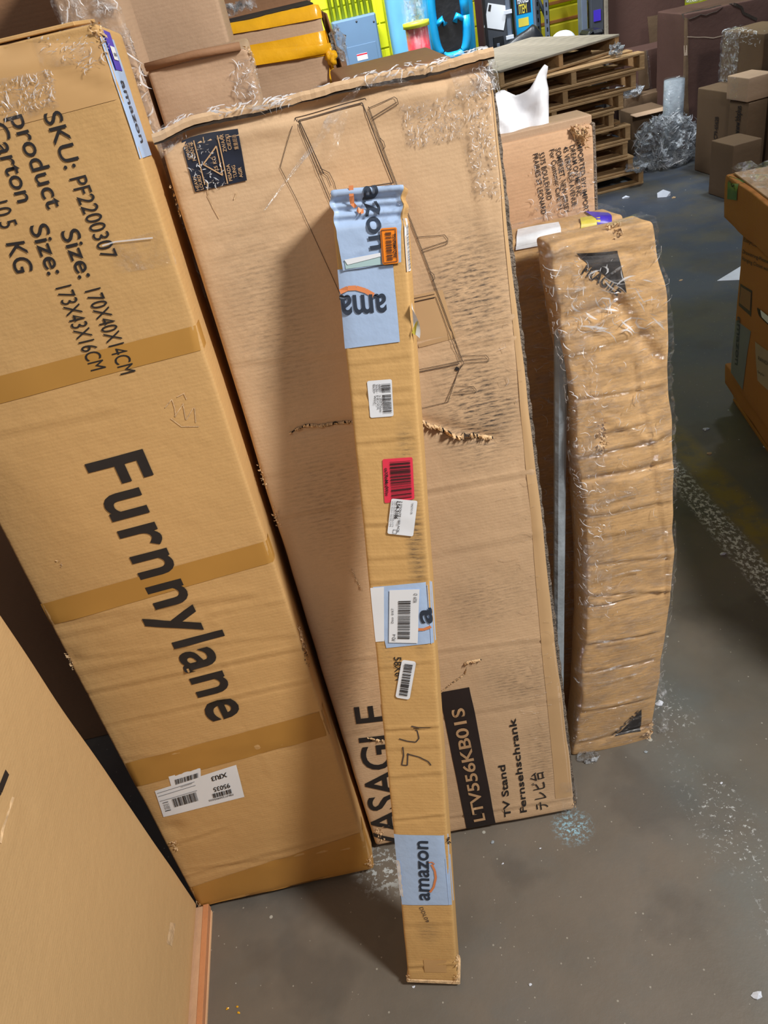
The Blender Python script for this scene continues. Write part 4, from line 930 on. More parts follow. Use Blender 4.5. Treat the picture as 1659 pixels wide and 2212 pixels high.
# crushed flap forming a lip along the top
vs = []; n_ = 70
for i in range(n_+1):
    x = -.006+i/n_*(tv.W+.012); z = tv.L-.003+.002*math.sin(i*.19)+.0015*RNG.rand()-.010*math.exp(-(x/.04)**2); y0 = -.004-.0015*math.sin(i*.21)-.001*RNG.rand()
    for (yy, zz_) in ((.05, .008), (y0+.003, .008), (y0-.001, .003), (y0, -.004), (.05, -.004)): vs.append((x, yy, z+zz_))
mesh_obj('top_lip', vs, [(i*5+k, (i+1)*5+k, (i+1)*5+(k+1) % 5, i*5+(k+1) % 5) for i in range(n_) for k in range(5)]+[(0, 1, 2, 3, 4), tuple(n_*5+k for k in range(5))[::-1]], M['card_tv'], tv.root)
vs = [tuple(v_) for v_ in vs]
mesh_obj('painted_lip_shade', *(lambda P: (P, [(i*2, i*2+1, i*2+3, i*2+2) for i in range(n_)]))([pt for i in range(n_+1) for pt in ((vs[i*5][0], -.0035, vs[i*5+3][2]+.001), (vs[i*5][0], -.0040, vs[i*5+3][2]-.0015-.003*abs(math.sin(i*.09+.4))))]), M['dark_gap'], tv.root)  # dark strip painted as the shade under the lip
# loose twisted film streamer hanging off the face
def streamer(c_, pts, offs, wid, m, name, tw=3.):
    ab = [c_.px(*p) for p in pts]; n = 60; T_ = np.linspace(0, len(pts)-1, n); k = np.arange(len(pts))
    a_, b_ = np.interp(T_, k, [p[0] for p in ab]), np.interp(T_, k, [p[1] for p in ab]); of = np.interp(T_, k, offs); wd_ = np.interp(T_, k, wid)
    P0 = c_.surf(a_, b_, 0.0); vs = []; m_ = 5
    for i in range(n):
        for j in range(m_):
            s_ = (j/(m_-1)-.5)*wd_[i]; an = .5*math.sin(tw*i/n*3)
            vs.append((P0[i][0]+s_*math.cos(an), P0[i][1]-of[i]-s_*math.sin(an)-.003*math.sin(j*2.5+i*.5), P0[i][2]+s_*.35))
    return mesh_obj(name, vs, [(i*m_+j, (i+1)*m_+j, (i+1)*m_+j+1, i*m_+j+1) for i in range(n-1) for j in range(m_-1)], m, c_.root, True)
streamer(tv, [(800, 160), (770, 190), (730, 240), (700, 290), (650, 350), (580, 442)], [.004, .02, .03, .035, .05, .065], [.03, .035, .045, .03, .02, .005], M['film_heavy'], 'loose_film_streamer')
streamer(tv, [(740, 230), (735, 280), (720, 330), (705, 352)], [.02, .02, .02, .012], [.03, .02, .015, .006], M['film'], 'loose_film_streamer')
streamer(tv, [(770, 168), (830, 178), (890, 184)], [.006, .012, .01], [.02, .025, .006], M['film_heavy'], 'loose_film_streamer')

# ---- long narrow carton in front
tvo = tv.o + tv.n*.088
topm = hit(790, 407, tvo, tv.n); botL, botR = flr(882, 2120, .018), flr(990, 2120, .018); botm = (botL+botR)/2
vv = (topm-botm).normalized(); Lb = (topm-botm).length; ub = Vector((math.cos(-.20), math.sin(-.20), 0)); ub = (ub - vv*ub.dot(vv)).normalized(); yb = vv.cross(ub)
Wb = (botR-botL).length*.99
bl = Carton('narrow_carton', 'long narrow brown carton with blue tape and barcode stickers, leaning in the middle', botm-ub*Wb/2, ub, vv, -yb, Wb, Lb, .072, M['card_blind'], step=.005, zstep=.004, crump=.0014, seed=3, r=.005, freq=9)
for p0, p1, am_, wd_ in (((750, 790), (880, 770), .0012, .006), ((755, 850), (885, 840), .0012, .006), ((760, 880), (885, 870), .001, .006), ((765, 960), (890, 945), .0014, .005), ((785, 1135), (905, 1130), .0018, .005), ((790, 1210), (915, 1200), .0012, .006), ((800, 1262), (915, 1250), .0014, .005), ((815, 1445), (930, 1430), .001, .006), ((832, 1578), (950, 1570), .0022, .005), ((840, 1680), (955, 1670), .0012, .008), ((850, 1772), (965, 1760), .0016, .005), ((885, 2090), (990, 2085), .0018, .006), ((870, 2000), (985, 1995), .0008, .01), ((840, 1620), (955, 1612), .0008, .008)):
    bl.crease(p0, p1, am_, wd_)
for y_, k in ((432, .010), (452, .010), (474, .008)): bl.crease((712, y_+6), (866, y_-8), k, .006, kind='groove')
def wbl(s, p, q):
    top = np.clip((p[..., 2]-(s.L-.07))/.07, 0, 1); q[..., 0] += top*(.003*np.sin(p[..., 2]*260)) ; return q
bl.warp = wbl; bl.build()
def bq(*pts): return bl.quad(list(pts))
LB = {}
# upper blue tape (reads downwards)
q = bq((712, 412), (866, 402), (868, 566), (742, 585)); t1 = bl.patch('pale_blue_tape', lambda S, T_, q=q: q(S, T_), M['blue_tape'], .0028, wr=.001, wf=30, d=.002, label='pale blue tape wrapped over the crushed top end')
vtext(bl, 'azon', (783, 408), (802, 540), .030, bold=.022, m=M['navy_text'], off=.0056, name='tape_lettering', cut=.003, parent=t1)
bl.lines([[(757, 408), (759, 425), (764, 440), (768, 448)], [(770, 452), (778, 458), (784, 456)]], .0065, M['smile'], .0075, 'arrow_print', t1)
bl.patch('clear_film_cap', lambda S, T_: np.stack([bl.W*.7+S*(bl.W*.4), bl.L-.05+T_*.06], -1), M['film_tape'], .003, wr=.003, wf=60, d=.006)
q = bq((745, 561), (823, 547), (826, 571), (748, 581)); t2 = bl.patch('paper_strip', q, M['cyan_label'], .0046)
bl.patch('white_strip', bq((745, 561), (823, 546), (824, 554), (752, 572)), M['white_label'], .0054)
# second blue tape, upside down
q = bq((728, 583), (850, 572), (864, 738), (744, 753)); t3 = bl.patch('pale_blue_tape', q, M['blue_tape'], .0014)
bl.text(bq((838, 682), (738, 690), (733, 640), (834, 636)), 'ama', 0, 1, .0, 1.25, M['navy_text'], .0026, .03, 'tape_lettering', t3)
bl.lines([[(736, 631), (752, 623), (770, 622), (790, 628), (808, 638)]], .007, M['smile'], .0026, 'arrow_print', t3)
# side white barcode strip and the lifting white scrap
sd0, sd1 = bl.px(868, 470, 'right')[1], bl.px(877, 590, 'right')[1]
zz0, zz1 = min(sd0, sd1), max(sd0, sd1)
ls = bl.patch('side_label', lambda S, T_: np.stack([bl.W-.002+S*.03, zz0+(zz1-zz0)*T_], -1), M['white_label'], .0018)
bl.bars(lambda S, T_: np.stack([bl.W+.006+S*.012, zz0+(zz1-zz0)*T_], -1), 0, 1, .05, .9, 60, off=.003, vert=False, parent=ls)
zz = bl.px(886, 690, 'right')[1]
vs = []; 
for i in range(9):
    t_ = i/8; 
    for j in range(5):
        s_ = j/4; vs.append((bl.W+.002+.010*math.sin(t_*2.2)*s_, -.002-.008*s_*(1-t_), zz+.022-.045*t_-.002*j))
mesh_obj('lifted_sticker', vs, [(i*5+j, (i+1)*5+j, (i+1)*5+j+1, i*5+j+1) for i in range(8) for j in range(4)], M['white_label'], bl.root, True)['label'] = 'white sticker curling off the edge'
vs = [(bl.W+.004, -.004, zz-.010), (bl.W+.009, -.008, zz-.004), (bl.W+.004, -.006, zz-.026), (bl.W-.001, -.004, zz-.022)]
mesh_obj('sticker_tip', vs, [(0, 1, 2, 3)], M['yellow_label'], bl.root)
# orange sticker (reads downwards)
q = bq((822, 494), (858, 491), (863, 568), (828, 572))
so = bl.patch('orange_sticker', q, M['orange_label'], .0066, rnd=.003, label='orange sticker with a barcode')
bl.lines([[(825, 498), (855, 495), (860, 564), (831, 568), (825, 498)]], .0009, M['ink_soft'], .0076, 'sticker_border', so)
bl.bars(q, .3, .66, .1, .88, 34, off=.0076, vert=False, parent=so)
vtext(bl, 'TSXPBMVQS6J', (849, 505), (853, 556), .0045, bold=.03, off=.0076, parent=so, cut=.1)
# white product sticker
q = bq((793, 822), (847, 818), (851, 898), (800, 902)); sw = bl.patch('white_sticker', q, M['white_label'], .0012, rnd=.003, label='white product sticker with a barcode and fine print')
bl.bars(q, .56, .94, .1, .9, 36, off=.0022, vert=False, parent=sw, seed=4)
for s_, x_, y0, y1 in (('B0C4LK7ZQX', 825, 838, 870), ('ABBAY No Drill Cellular', 818, 828, 890), ('Shades (58 W x 64 H,', 812, 829, 884), ('Blackout White)', 806, 829, 872)):
    vtext(bl, s_, (x_, y0), (x_+3, y1), .0036, m=M['ink'], off=.0022, parent=sw, cut=.1, name='small_print')
# coral sticker
q = bq((826, 991), (891, 987), (895, 1077), (831, 1086)); sp = bl.patch('coral_sticker', q, M['pink_label'], .0012, rnd=.003, label='coral pink sticker with a barcode')
bl.bars(q, .24, .92, .06, .95, 34, off=.0022, vert=False, parent=sp, seed=5)
vtext(bl, 'csXRnMcdWsv', (831, 1010), (833, 1070), .0055, bold=.03, off=.0022, parent=sp, cut=.1)
# address sticker
q = bq((846, 1075), (902, 1080), (893, 1157), (837, 1151)); sa = bl.patch('white_sticker', q, M['white_label'], .0028, rnd=.003, label='white address sticker with a lot number')
vtext(bl, 'L54-3186', (858, 1080), (852, 1118), .006, bold=.03, off=.0038, parent=sa, cut=.1)
vtext(bl, '7 TTOHTE / BBLACK', (865, 1080), (858, 1148), .0035, bold=.01, off=.0038, parent=sa, cut=.1, name='small_print')
vtext(bl, 'TIMOTHY OB', (889, 1084), (887, 1108), .003, off=.0038, parent=sa, cut=.1, name='small_print')
for x_ in (846, 851): vtext(bl, 'UPS 3DAY SAVER 5478', (x_+2, 1080), (x_-4, 1136), .0022, off=.0038, parent=sa, cut=.1, name='small_print', m=M['ink_gray'])
bl.lines([[(850, 1142), (858, 1143), (857, 1151), (849, 1150), (850, 1142)]], .0006, M['ink'], .0038, 'check_box', sa)
# lower blue tape with labels
q = bq((806, 1270), (932, 1255), (936, 1390), (834, 1400)); t4 = bl.patch('pale_blue_tape', bq((806, 1268), (932, 1256), (937, 1388), (834, 1399)), M['blue_tape'], .0012)
bl.patch('white_sticker', bq((801, 1270), (830, 1267), (830, 1384), (812, 1386)), M['white_label'], .0018, label='white sticker edge beside the blue tape')
bl.patch('tape_wrap', lambda S, T_: np.stack([bl.W-.006+S*.02, bl.px(930, 1390)[1]+.112*T_], -1), M['blue_tape'], .0014)
utext(bl, 'a', (933, 1345), (930, 1311), .030, bold=.03, m=M['navy_text'], off=.0026, parent=t4, name='tape_lettering')
bl.lines([[(900, 1358), (915, 1358), (930, 1352)]], .005, M['smile'], .0026, 'arrow_print', t4)
q = bq((842, 1273), (906, 1271), (902, 1387), (840, 1386)); sb = bl.patch('shipping_label', q, M['white_label'], .003, label='white shipping label with a large barcode')
bl.bars(q, .3, .72, .08, .8, 44, off=.004, vert=False, parent=sb, seed=7)
utext(bl, 'PD-4', (854, 1382), (855, 1368), .006, off=.004, parent=sb, cut=.1); utext(bl, 'Door  01KT', (850, 1344), (851, 1312), .004, off=.004, parent=sb, cut=.1, name='small_print')
utext(bl, '9539  D', (900, 1300), (901, 1280), .006, off=.004, parent=sb, cut=.1)
# printed size, pill sticker, marker digits
vtext(bl, '58X64', (850, 1418), (855, 1470), .0135, bold=.01, off=.0014)
q = bq((868, 1423), (899, 1427), (885, 1510), (854, 1505)); sc = bl.patch('white_sticker', q, M['white_label'], .0024, rnd=.005, label='white rounded sticker with a barcode')
bl.bars(q, .22, .8, .08, .92, 30, off=.0034, vert=False, parent=sc, seed=8)
bl.lines([[(868, 1651), (880, 1652), (881, 1626), (880, 1630)], [(868, 1651), (869, 1645), (872, 1630), (870, 1612)], [(882, 1628), (905, 1634), (925, 1644), (931, 1652)],
          [(862, 1595), (880, 1600), (898, 1602), (905, 1594), (901, 1578), (897, 1577)], [(889, 1567), (905, 1570), (930, 1571)], [(893, 1572), (905, 1573)]], .0022, M['ink_soft'], .0013, 'marker_digits')
# lowest blue tape (reads upwards)
q = bq((850, 1802), (972, 1804), (976, 1955), (868, 1954)); t5 = bl.patch('pale_blue_tape', q, M['blue_tape'], .0013, label='pale blue tape wrapped round the lower part')
bl.patch('tape_wrap', lambda S, T_: np.stack([-.012+S*.012, bl.px(868, 1950)[1]+.11*T_], -1), M['blue_tape'], .0013)
bl.patch('tape_wrap', lambda S, T_: np.stack([bl.W-.008+S*.02, bl.px(972, 1955)[1]+.117*T_], -1), M['blue_tape'], .0014)
utext(bl, 'amazon', (928, 1944), (925, 1815), .031, bold=.028, m=M['navy_text'], off=.0026, parent=t5, name='tape_lettering')
bl.lines([[(929, 1926), (937, 1915), (942, 1895), (940, 1880), (933, 1866)]], .0045, M['smile'], .0026, 'arrow_print', t5); bl.lines([[(925, 1862), (934, 1861), (939, 1866)]], .0025, M['smile'], .0026, 'arrow_print', t5)
bl.patch('worn_tape_edge', lambda S, T_: np.stack([.0+S*.006, bl.px(860, 1935)[1]+.09*T_], -1), M['white_label'], .002, jag=.002, d=.004)
frayed(bl, (970, 1815), 22, .007, size=.006, m=M['dark_gap'])
bl.patch('tape_patch', bq((915, 2073), (964, 2074), (965, 2101), (918, 2100)), M['kraft_tape'], .0009)
vtext(bl, 'DDL09', (905, 1960), (920, 1992), .008, m=M['ink_soft'], off=.0011, bold=0)
for p in ((884, 2118), (988, 2116), (990, 2080)): frayed(bl, p, 26, .012, size=.008)
flp = box_obj('bottom_flap', (-.004, -.001, -.006), (bl.W+.004, .07, .004), M['torn'], bl.root, .002)

# ---- big plain carton at the lower left and the flat board under it
bx = Carton('large_carton', 'very large plain carton at the lower left, cut off by the picture edge', (-.645, 1.0, .036), (0, -1, 0), (0, 0, 1), (1, 0, 0), 1.5, 1.35, .5, M['card_plain'], step=.02, crump=.004, freq=2.5, seed=4, r=.006)
# its long face looks to +x; local x runs from the far end towards the camera
bx.crease((0, 1830), (32, 1720), .003, .008); bx.crease((0, 1790), (36, 1722), .002, .01, kind='groove')
bx.dent((370, 2020), .012, .003); bx.dent((60, 1740), .02, -.004); bx.build()
bx.lines([[(-20, 1740), (2, 1708), (17, 1668)]], .012, M['ink'], .001, 'printed_stroke')
bx.patch('scuff', bx.quad([(368, 1995), (380, 1998), (372, 2045), (360, 2040)]), M['torn'], .0006, jag=.003, d=.004)
bx.lines([[(2, 1822), (10, 1790), (32, 1722)]], .004, M['torn'], .0015, 'torn_crease')
fbz = empty('flat_carton', (-.62, 1.0, 0)); tag(fbz, 'thin flat taped carton lying under the large plain carton', 'carton')
box_obj('board', (-.5, -1.5, 0.0), (0, 0, .030), M['card_pink'], fbz, .003)
box_obj('tape', (-.012, -1.5, .012), (.0012, -.0, .0312), M['pink_tape'], fbz, .0005)
box_obj('pale_lower_edge', (-.01, -1.49, .0), (.0018, -.005, .010), M['pale_edge'], fbz, .0005)

# ---- crushed film wrapped carton (right)
lf, rf = flr(1238, 1642), flr(1405, 1592)
cw = Carton('crushed_carton', 'crushed brown carton bound in clear film, leaning at the right', (lf.x+.004, lf.y+.01, .0), (1, .02, 0), (.094, .118, .989), (-.0, -.993, .118), .200, 1.285, .088, M['card_crushed'], step=.0065, zstep=.0065, crump=.011, freq=7, seed=5, r=.008)
def wcw(s, p, q):
    z = p[..., 2]/s.L; q[..., 0] += .042*np.sin(math.pi*np.clip(z, 0, 1))**.9*1.12 + .05*(z-.0)*np.clip(1-p[..., 0]/s.W, 0, 1)*0
    q[..., 1] -= .012*np.sin(math.pi*z)
    top = np.clip((z-.93)/.07, 0, 1); q[..., 2] -= top*.02*np.exp(-((p[..., 0]-.05)/.05)**2)*0 ; return q
cw.warp = wcw
for p0, p1, am_, wd_, kd in (((1240, 1040), (1450, 985), .010, .007, 'groove'), ((1245, 1310), (1430, 1265), .006, .006, 'step'), ((1245, 1285), (1400, 1270), .006, .006, 'step'), ((1245, 1220), (1420, 1195), .004, .008, 'step'), ((1245, 1390), (1400, 1355), .005, .006, 'step'), ((1215, 700), (1380, 645), .008, .008, 'groove'),
    ((1230, 860), (1440, 820), .005, .008, 'step'), ((1240, 770), (1420, 700), .004, .012, 'step'), ((1300, 930), (1390, 905), .006, .008, 'step'), ((1250, 985), (1440, 930), .006, .010, 'step'), ((1240, 1115), (1430, 1070), .004, .010, 'step'), ((1250, 1450), (1390, 1420), .004, .008, 'step'), ((1245, 1540), (1395, 1500), .005, .006, 'step'),
    ((1195, 560), (1430, 520), .004, .010, 'step'), ((1370, 640), (1440, 760), .010, .012, 'groove'), ((1395, 760), (1420, 1300), .004, .006, 'step'), ((1300, 890), (1410, 940), .004, .008, 'ridge'), ((1245, 1610), (1400, 1560), .006, .008, 'groove'), ((1260, 1160), (1360, 1140), .003, .01, 'step')):
    cw.crease(p0, p1, am_, wd_, kind=kd)
cw.build()
q = cw.quad([(1320, 530), (1408, 524), (1412, 615), (1330, 560)])
cw.lines([[(0, 0)]], 0.001) if False else None
def tri(c_, pts, m, name, off=.001, d=10):
    a_ = [np.array(c_.px(*p)) for p in pts]; vs, fs = [], []; idx = {}
    for i in range(d+1):
        for j in range(d+1-i):
            idx[(i, j)] = len(vs); w0, w1 = i/d, j/d; P = a_[0]*(1-w0-w1)+a_[1]*w0+a_[2]*w1; vs.append(c_.surf(P[0], P[1], off).tolist())
    for i in range(d):
        for j in range(d-i):
            fs.append((idx[i, j], idx[i+1, j], idx[i, j+1]))
            if i+j < d-1: fs.append((idx[i+1, j], idx[i+1, j+1], idx[i, j+1]))
    return mesh_obj(name, vs, fs, m, c_.root)
def wpx(x, y): return (x, y)
class _W: pass
# the warp shifts the printed faces sideways: print positions are given in the box's own frame
def cwf(*pts):
    out = []
    for p in pts:
        a, b = cw.px(*p); z = b/cw.L; k = 0
        for _ in range(6): k = .042*math.sin(math.pi*min(max(z, 0), 1))**.9*1.12
        out.append((a-k, b))
    return out
def tri_raw(c_, a_, m, name, off=.0012, d=12):
    a_ = [np.array(p) for p in a_]; old = c_.px; c_.px = lambda x, y, *r: (x, y); o = tri(c_, a_, m, name, off, d); c_.px = old; return o
tri_raw(cw, cwf((1312, 536), (1408, 526), (1410, 618)), M['ink'], 'black_triangle_print')
tri_raw(cw, cwf((1375, 1588), (1385, 1530), (1400, 1520)), M['ink'], 'black_corner_print') if False else None
tri_raw(cw, cwf((1332, 1585), (1388, 1570), (1386, 1522)), M['ink'], 'black_corner_print')
def ctext(s_, p0, p1, cap, **k):
    (a0, b0), (a1, b1) = cwf(p0, p1); A_ = np.array((a0, b0)); d = np.array((a1-a0, b1-b0)); ln = np.linalg.norm(d); nr = np.array([-d[1], d[0]])/ln
    return cw.text(lambda S, T_: A_+d*S[..., None]+nr*(cap*T_)[..., None], s_, 0, 1, 0, 1, **k)
ctext('FRAGILE', (1322, 578), (1392, 628), .020, bold=.03, off=.0022, name='printed_warning', cut=.008)
ctext('FRAGILE', (1328, 1582), (1384, 1526), .010, bold=.03, off=.0022, name='printed_warning', cut=.008)
fq = lambda a0, a1, b0, b1: (lambda S, T_: np.stack([a0+(a1-a0)*S, b0+(b1-b0)*T_], -1))
cw.patch('film_wrap', fq(-.02, .215, .72, 1.33), M['film_h'], .004, wr=.007, wf=22, d=.007)
cw.patch('film_wrap', fq(-.02, .215, .02, .66), M['film_h'], .004, wr=.005, wf=18, d=.007)
cw.patch('film_wrap', fq(-.03, .05, .45, 1.3), M['film'], .009, wr=.008, wf=30, d=.007)
def strands(c_, lst, m, name='film_strand', wid=.0035, off=.011, raw=False):
    for (p0, p1) in lst:
        (a0, b0), (a1, b1) = cwf(p0, p1) if c_ is cw else (c_.px(*p0), c_.px(*p1)); n = 14; vs = []
        for i in range(n+1):
            t_ = i/n; a, b = a0+(a1-a0)*t_, b0+(b1-b0)*t_+.003*math.sin(t_*9); w_ = wid*(.4+.6*math.sin(math.pi*t_))
            for sg in (-1, 0, 1): vs.append(c_.surf(a, b+sg*w_, off-.003*abs(sg)).tolist())
        mesh_obj(name, vs, [(i*3+j, (i+1)*3+j, (i+1)*3+j+1, i*3+j+1) for i in range(n) for j in range(2)], m, c_.root)
strands(cw, [((1268, 640), (1435, 548)), ((1200, 625), (1430, 590)), ((1210, 715), (1438, 622)), ((1262, 700), (1440, 610)), ((1200, 745), (1400, 660)), ((1225, 760), (1300, 690)), ((1215, 1095), (1410, 1040)), ((1245, 1110), (1430, 1070)), ((1245, 1250), (1400, 1215)), ((1235, 1380), (1400, 1355)), ((1240, 1455), (1390, 1405)), ((1240, 1475), (1390, 1440)), ((1240, 1600), (1350, 1555)), ((1240, 1530), (1390, 1490)), ((1215, 820), (1330, 800)), ((1230, 990), (1380, 940)), ((1190, 560), (1300, 520))], M['film_heavy'])
for p in ((1415, 462), (1405, 1590), (1400, 1570), (1300, 935)): frayed(cw, p, 34, .02, size=.016, lift=.01)
fold_glints(cw, (-.005, .195, .65, 1.25), 260, ang=.25, off=.009, seed=2); fold_glints(cw, (-.02, .05, .45, 1.25), 260, ln=(.006, .03), ang=1.3, spread=.8, off=.012, seed=3)
fold_glints(cw, (0, .195, .05, .65), 110, ln=(.01, .06), ang=.25, spread=.25, off=.008, seed=4); fold_glints(cw, (0.02, .18, 1.1, 1.22), 40, ln=(.02, .06), ang=-.5, spread=.4, wid=.003, off=.009, seed=14)
# foam slab between the wrapped cartons
o = box_obj('foam_sheet', (0, 0, 0), (.024, .02, 1.10), M['gray_foam'], None, .006); o.location = (cw.o.x-.042, cw.o.y+.02, .02); o.rotation_euler = (-.118, .10, 0); tag(o, 'grey foam strip standing between the two wrapped cartons', 'foam')
# film trailing on the floor
def crumple_strip(name, label, pts, wid, m, hgt=.02, cat='film scrap', seed=0):
    R = np.random.RandomState(seed); vs = []; n = 30; k = np.arange(len(pts)); T_ = np.linspace(0, len(pts)-1, n); X_ = np.interp(T_, k, [p[0] for p in pts]); Y_ = np.interp(T_, k, [p[1] for p in pts]); Z_ = np.interp(T_, k, [p[2] for p in pts])
    for i in range(n):
        for j in range(6): vs.append((X_[i]+(j/5-.5)*wid+.006*R.rand(), Y_[i]+.006*R.rand(), max(.002, Z_[i]+hgt*R.rand())))
    o = mesh_obj(name, vs, [(i*6+j, (i+1)*6+j, (i+1)*6+j+1, i*6+j+1) for i in range(n-1) for j in range(5)], m); return tag(o, label, cat)
a, b_ = flr(1400, 1470, .12), flr(1430, 1590); 
crumple_strip('film_scrap', 'clear film strand trailing from the crushed carton to the floor', [(a.x+.01, a.y-.02, .16), (a.x+.03, a.y-.04, .06), (b_.x+.005, b_.y, .005)], .02, M['film_heavy'], .012)
a = flr(1258, 1628); o = solid('film_scrap', 'crumpled film wad under the lower left corner of the crushed carton', 'film scrap', (a.x+.01, a.y-.015, 0), (.025, .012, .006), M['film_ball'], amp=.006, freq=3, sub=3, ridge=True)

# ---- second wrapped carton, behind
c_ = Carton('wrapped_carton', 'narrower film wrapped carton standing between the wide carton and the crushed one', (.19, 1.325, .0), (1, 0, 0), (.0, .10, .995), (0, -.995, .10),   .36, 1.275, .10, M['card_crushed'], step=.012, crump=.006, freq=6, seed=9, r=.008)
c_.L = c_.px(1120, 516)[1]; c_.W = c_.px(1345, 470)[0]
for p0, p1, a_ in (((1115, 650), (1210, 630), .01), ((1130, 785), (1220, 770), .006), ((1145, 1050), (1230, 1050), .008), ((1130, 720), (1225, 715), .004), ((1160, 1190), (1235, 1180), .004)): c_.crease(p0, p1, a_, .01, kind='groove')
c_.build(); w2 = c_
w2.patch('film_wrap', fq(0.10, c_.W, .1, c_.L-.01), M['film_h'], .004, wr=.006, wf=22, d=.010)
tq = lambda a0, a1, y0, y1: (lambda S, T_: np.stack([a0+(a1-a0)*S, w2.L+y0+(y1-y0)*T_], -1))
fold_glints(w2, (.18, .27, .3, 1.22), 130, ln=(.01, .05), ang=-.6, spread=.6, off=.008, seed=5)
w2.patch('white_label', w2.quad([(1118, 498), (1205, 482), (1213, 500), (1115, 522)], 'top'), M['white_label'], .003, d=.01)
w2.patch('yellow_label', w2.quad([(1250, 472), (1290, 466), (1302, 487), (1256, 494)], 'top'), M['yellow_label'], .003, d=.01)
w2.patch('purple_label', w2.quad([(1262, 458), (1312, 462), (1330, 480), (1300, 486)], 'top'), M['purple_label'], .0035, d=.01)
w2.patch('film_top', w2.quad([(1105, 480), (1350, 440), (1350, 480), (1110, 520)], 'top'), M['film'], .006, wr=.006, wf=40, d=.008)
strands(w2, [((1130, 765), (1240, 775)), ((1150, 850), (1235, 880)), ((1160, 1110), (1230, 1100)), ((1175, 1150), (1235, 1150)), ((1170, 1200), (1235, 1190)), ((1190, 1390), (1240, 1400))], M['film_heavy'])

# ---- address printed carton further back
im = Carton('carton', 'brown carton with lines of address text and a torn corner, right of the wide carton', (.22, 1.57, 0), (1, 0, 0), (0, .03, 1), (0, -1, .03), .36, 1.41, .10, M['card_pink'], step=.02, crump=.004, seed=12)
im.W = im.px(1284, 400)[0]; im.L = im.px(1180, 290)[1]
im.crease((1085, 318), (1250, 275), .006, .012, kind='groove'); im.crease((1090, 420), (1280, 385), .002, .01); im.build()
def itext(s_, p0, p1, cap=.0105, **k): return vtext(im, s_, p0, p1, cap, bold=.01, cut=.1, off=.0016, name='address_lettering', **k)
itext('IMPORTED BY/ IMPORTE', (1244, 307), (1262, 470)); itext('DREAM ON ME INC', (1229, 314), (1245, 425)); itext('45 VERONICA AVENUE', (1215, 317), (1235, 446)); itext('SOMERSET, NEW JERSEY', (1199, 320), (1219, 460)); itext('For Customer Care: +1', (1186, 323), (1206, 452)); itext('5375 BOULEVARD', (1164, 330), (1182, 432)); itext('PRAIRIES ST LEONARD', (1151, 332), (1170, 462))
rim = box_obj('raised_rim', (-.01, .02, -.004), (im.W+.006, .10, .010), M['card_back'], im.root, .003); rim.location = (0, 0, im.L+.004)
box_obj('rim_face', (-.01, .012, 0), (im.W+.004, .022, .018), M['card_back'], im.root, .002).location = (0, 0, im.L-.004)
box_obj('worn_edge', (im.W, .004, .02), (im.W+.008, .05, im.L), M['edge_gray'], im.root, .002)
gash(im, [(1232, 280), (1244, 292), (1256, 300), (1262, 285)], .014, 21, .012, 20); frayed(im, (1258, 285), 40, .02, size=.014)
im.patch('film_patch', im.quad([(1150, 350), (1285, 330), (1290, 470), (1160, 480)]), M['film'], .003, wr=.003, wf=30)
fold_glints(im, (0, 0, 0, 0), 90, ln=(.005, .03), ang=1.0, spread=.9, off=.005, quad=im.quad([(1140, 360), (1290, 330), (1295, 460), (1150, 475)]), seed=17)
strands(im, [((1225, 377), (1262, 372)), ((1150, 455), (1165, 440))], M['film_heavy'])
# white foam sheet bunched on it
G = []; p0, p1 = im.px(1070, 270)[0]-.02, im.px(1215, 260)[0]
zt = im.L+.02; nx_, ny_ = 24, 14
tops = [(0, .055), (.25, .075), (.4, .078), (.55, .062), (.7, .07), (.85, .095), (.96, .105), (1.0, .10)]
for i in range(nx_+1):
    s_ = i/nx_; x = p0+(p1-p0)*s_; h_ = np.interp(s_, [t_[0] for t_ in tops], [t_[1] for t_ in tops])
    for j in range(ny_+1):
        t_ = j/ny_; G.append((x-.02*(1-t_)*s_, (.03+.035*t_)+.010*math.sin(s_*11+t_*3)*(.3+t_)+.008*float(vnoise(np.array([s_*7, t_*5, 0.]), 2.)), zt-.012+h_*t_))
o = mesh_obj('foam_sheet', G, [(i*(ny_+1)+j, (i+1)*(ny_+1)+j, (i+1)*(ny_+1)+j+1, i*(ny_+1)+j+1) for i in range(nx_) for j in range(ny_)], M['foam'], None, True)
o.matrix_world = im.M; md = o.modifiers.new('s', 'SOLIDIFY'); md.thickness = .003; tag(o, 'white foam sheet bunched up on top of the address printed carton', 'foam sheet')

# ---- cartons behind the top left
def pX(px, py, Y): return atY(px, py, Y)
YA = 1.43
a0, a1, a2 = pX(340, 135, YA), pX(538, 98, YA), pX(560, 205, YA)
A_ = abox('carton', 'brown carton with a crumpled top edge and film on its corner, behind the wide carton', -.205, a2.x, YA, 0, a1.z, .22, M['card_back'], build=False, step=.02, crump=.004)
A_.crease((350, 160), (540, 122), .008, .012, kind='groove'); A_.crease((340, 150), (545, 105), .004, .01, kind='ridge'); A_.crease((350, 160), (540, 205), .001, .006); A_.build()
A_.patch('film_on_corner', A_.quad([(500, 130), (552, 118), (562, 210), (510, 212)]), M['film_tape'], .003, wr=.003, wf=50)
fold_glints(A_, (0, 0, 0, 0), 90, ln=(.004, .02), ang=.6, spread=.9, off=.006, quad=A_.quad([(495, 135), (555, 120), (562, 208), (510, 205)]), seed=16)
tube('rolled_edge', [(.0, .0, A_.L+.003), (A_.W*.5, -.004, A_.L+.005), (A_.W-.01, -.002, A_.L+.002)], .006, M['card_dim'], A_.root); frayed(A_, (540, 100), 26, .012, size=.01)
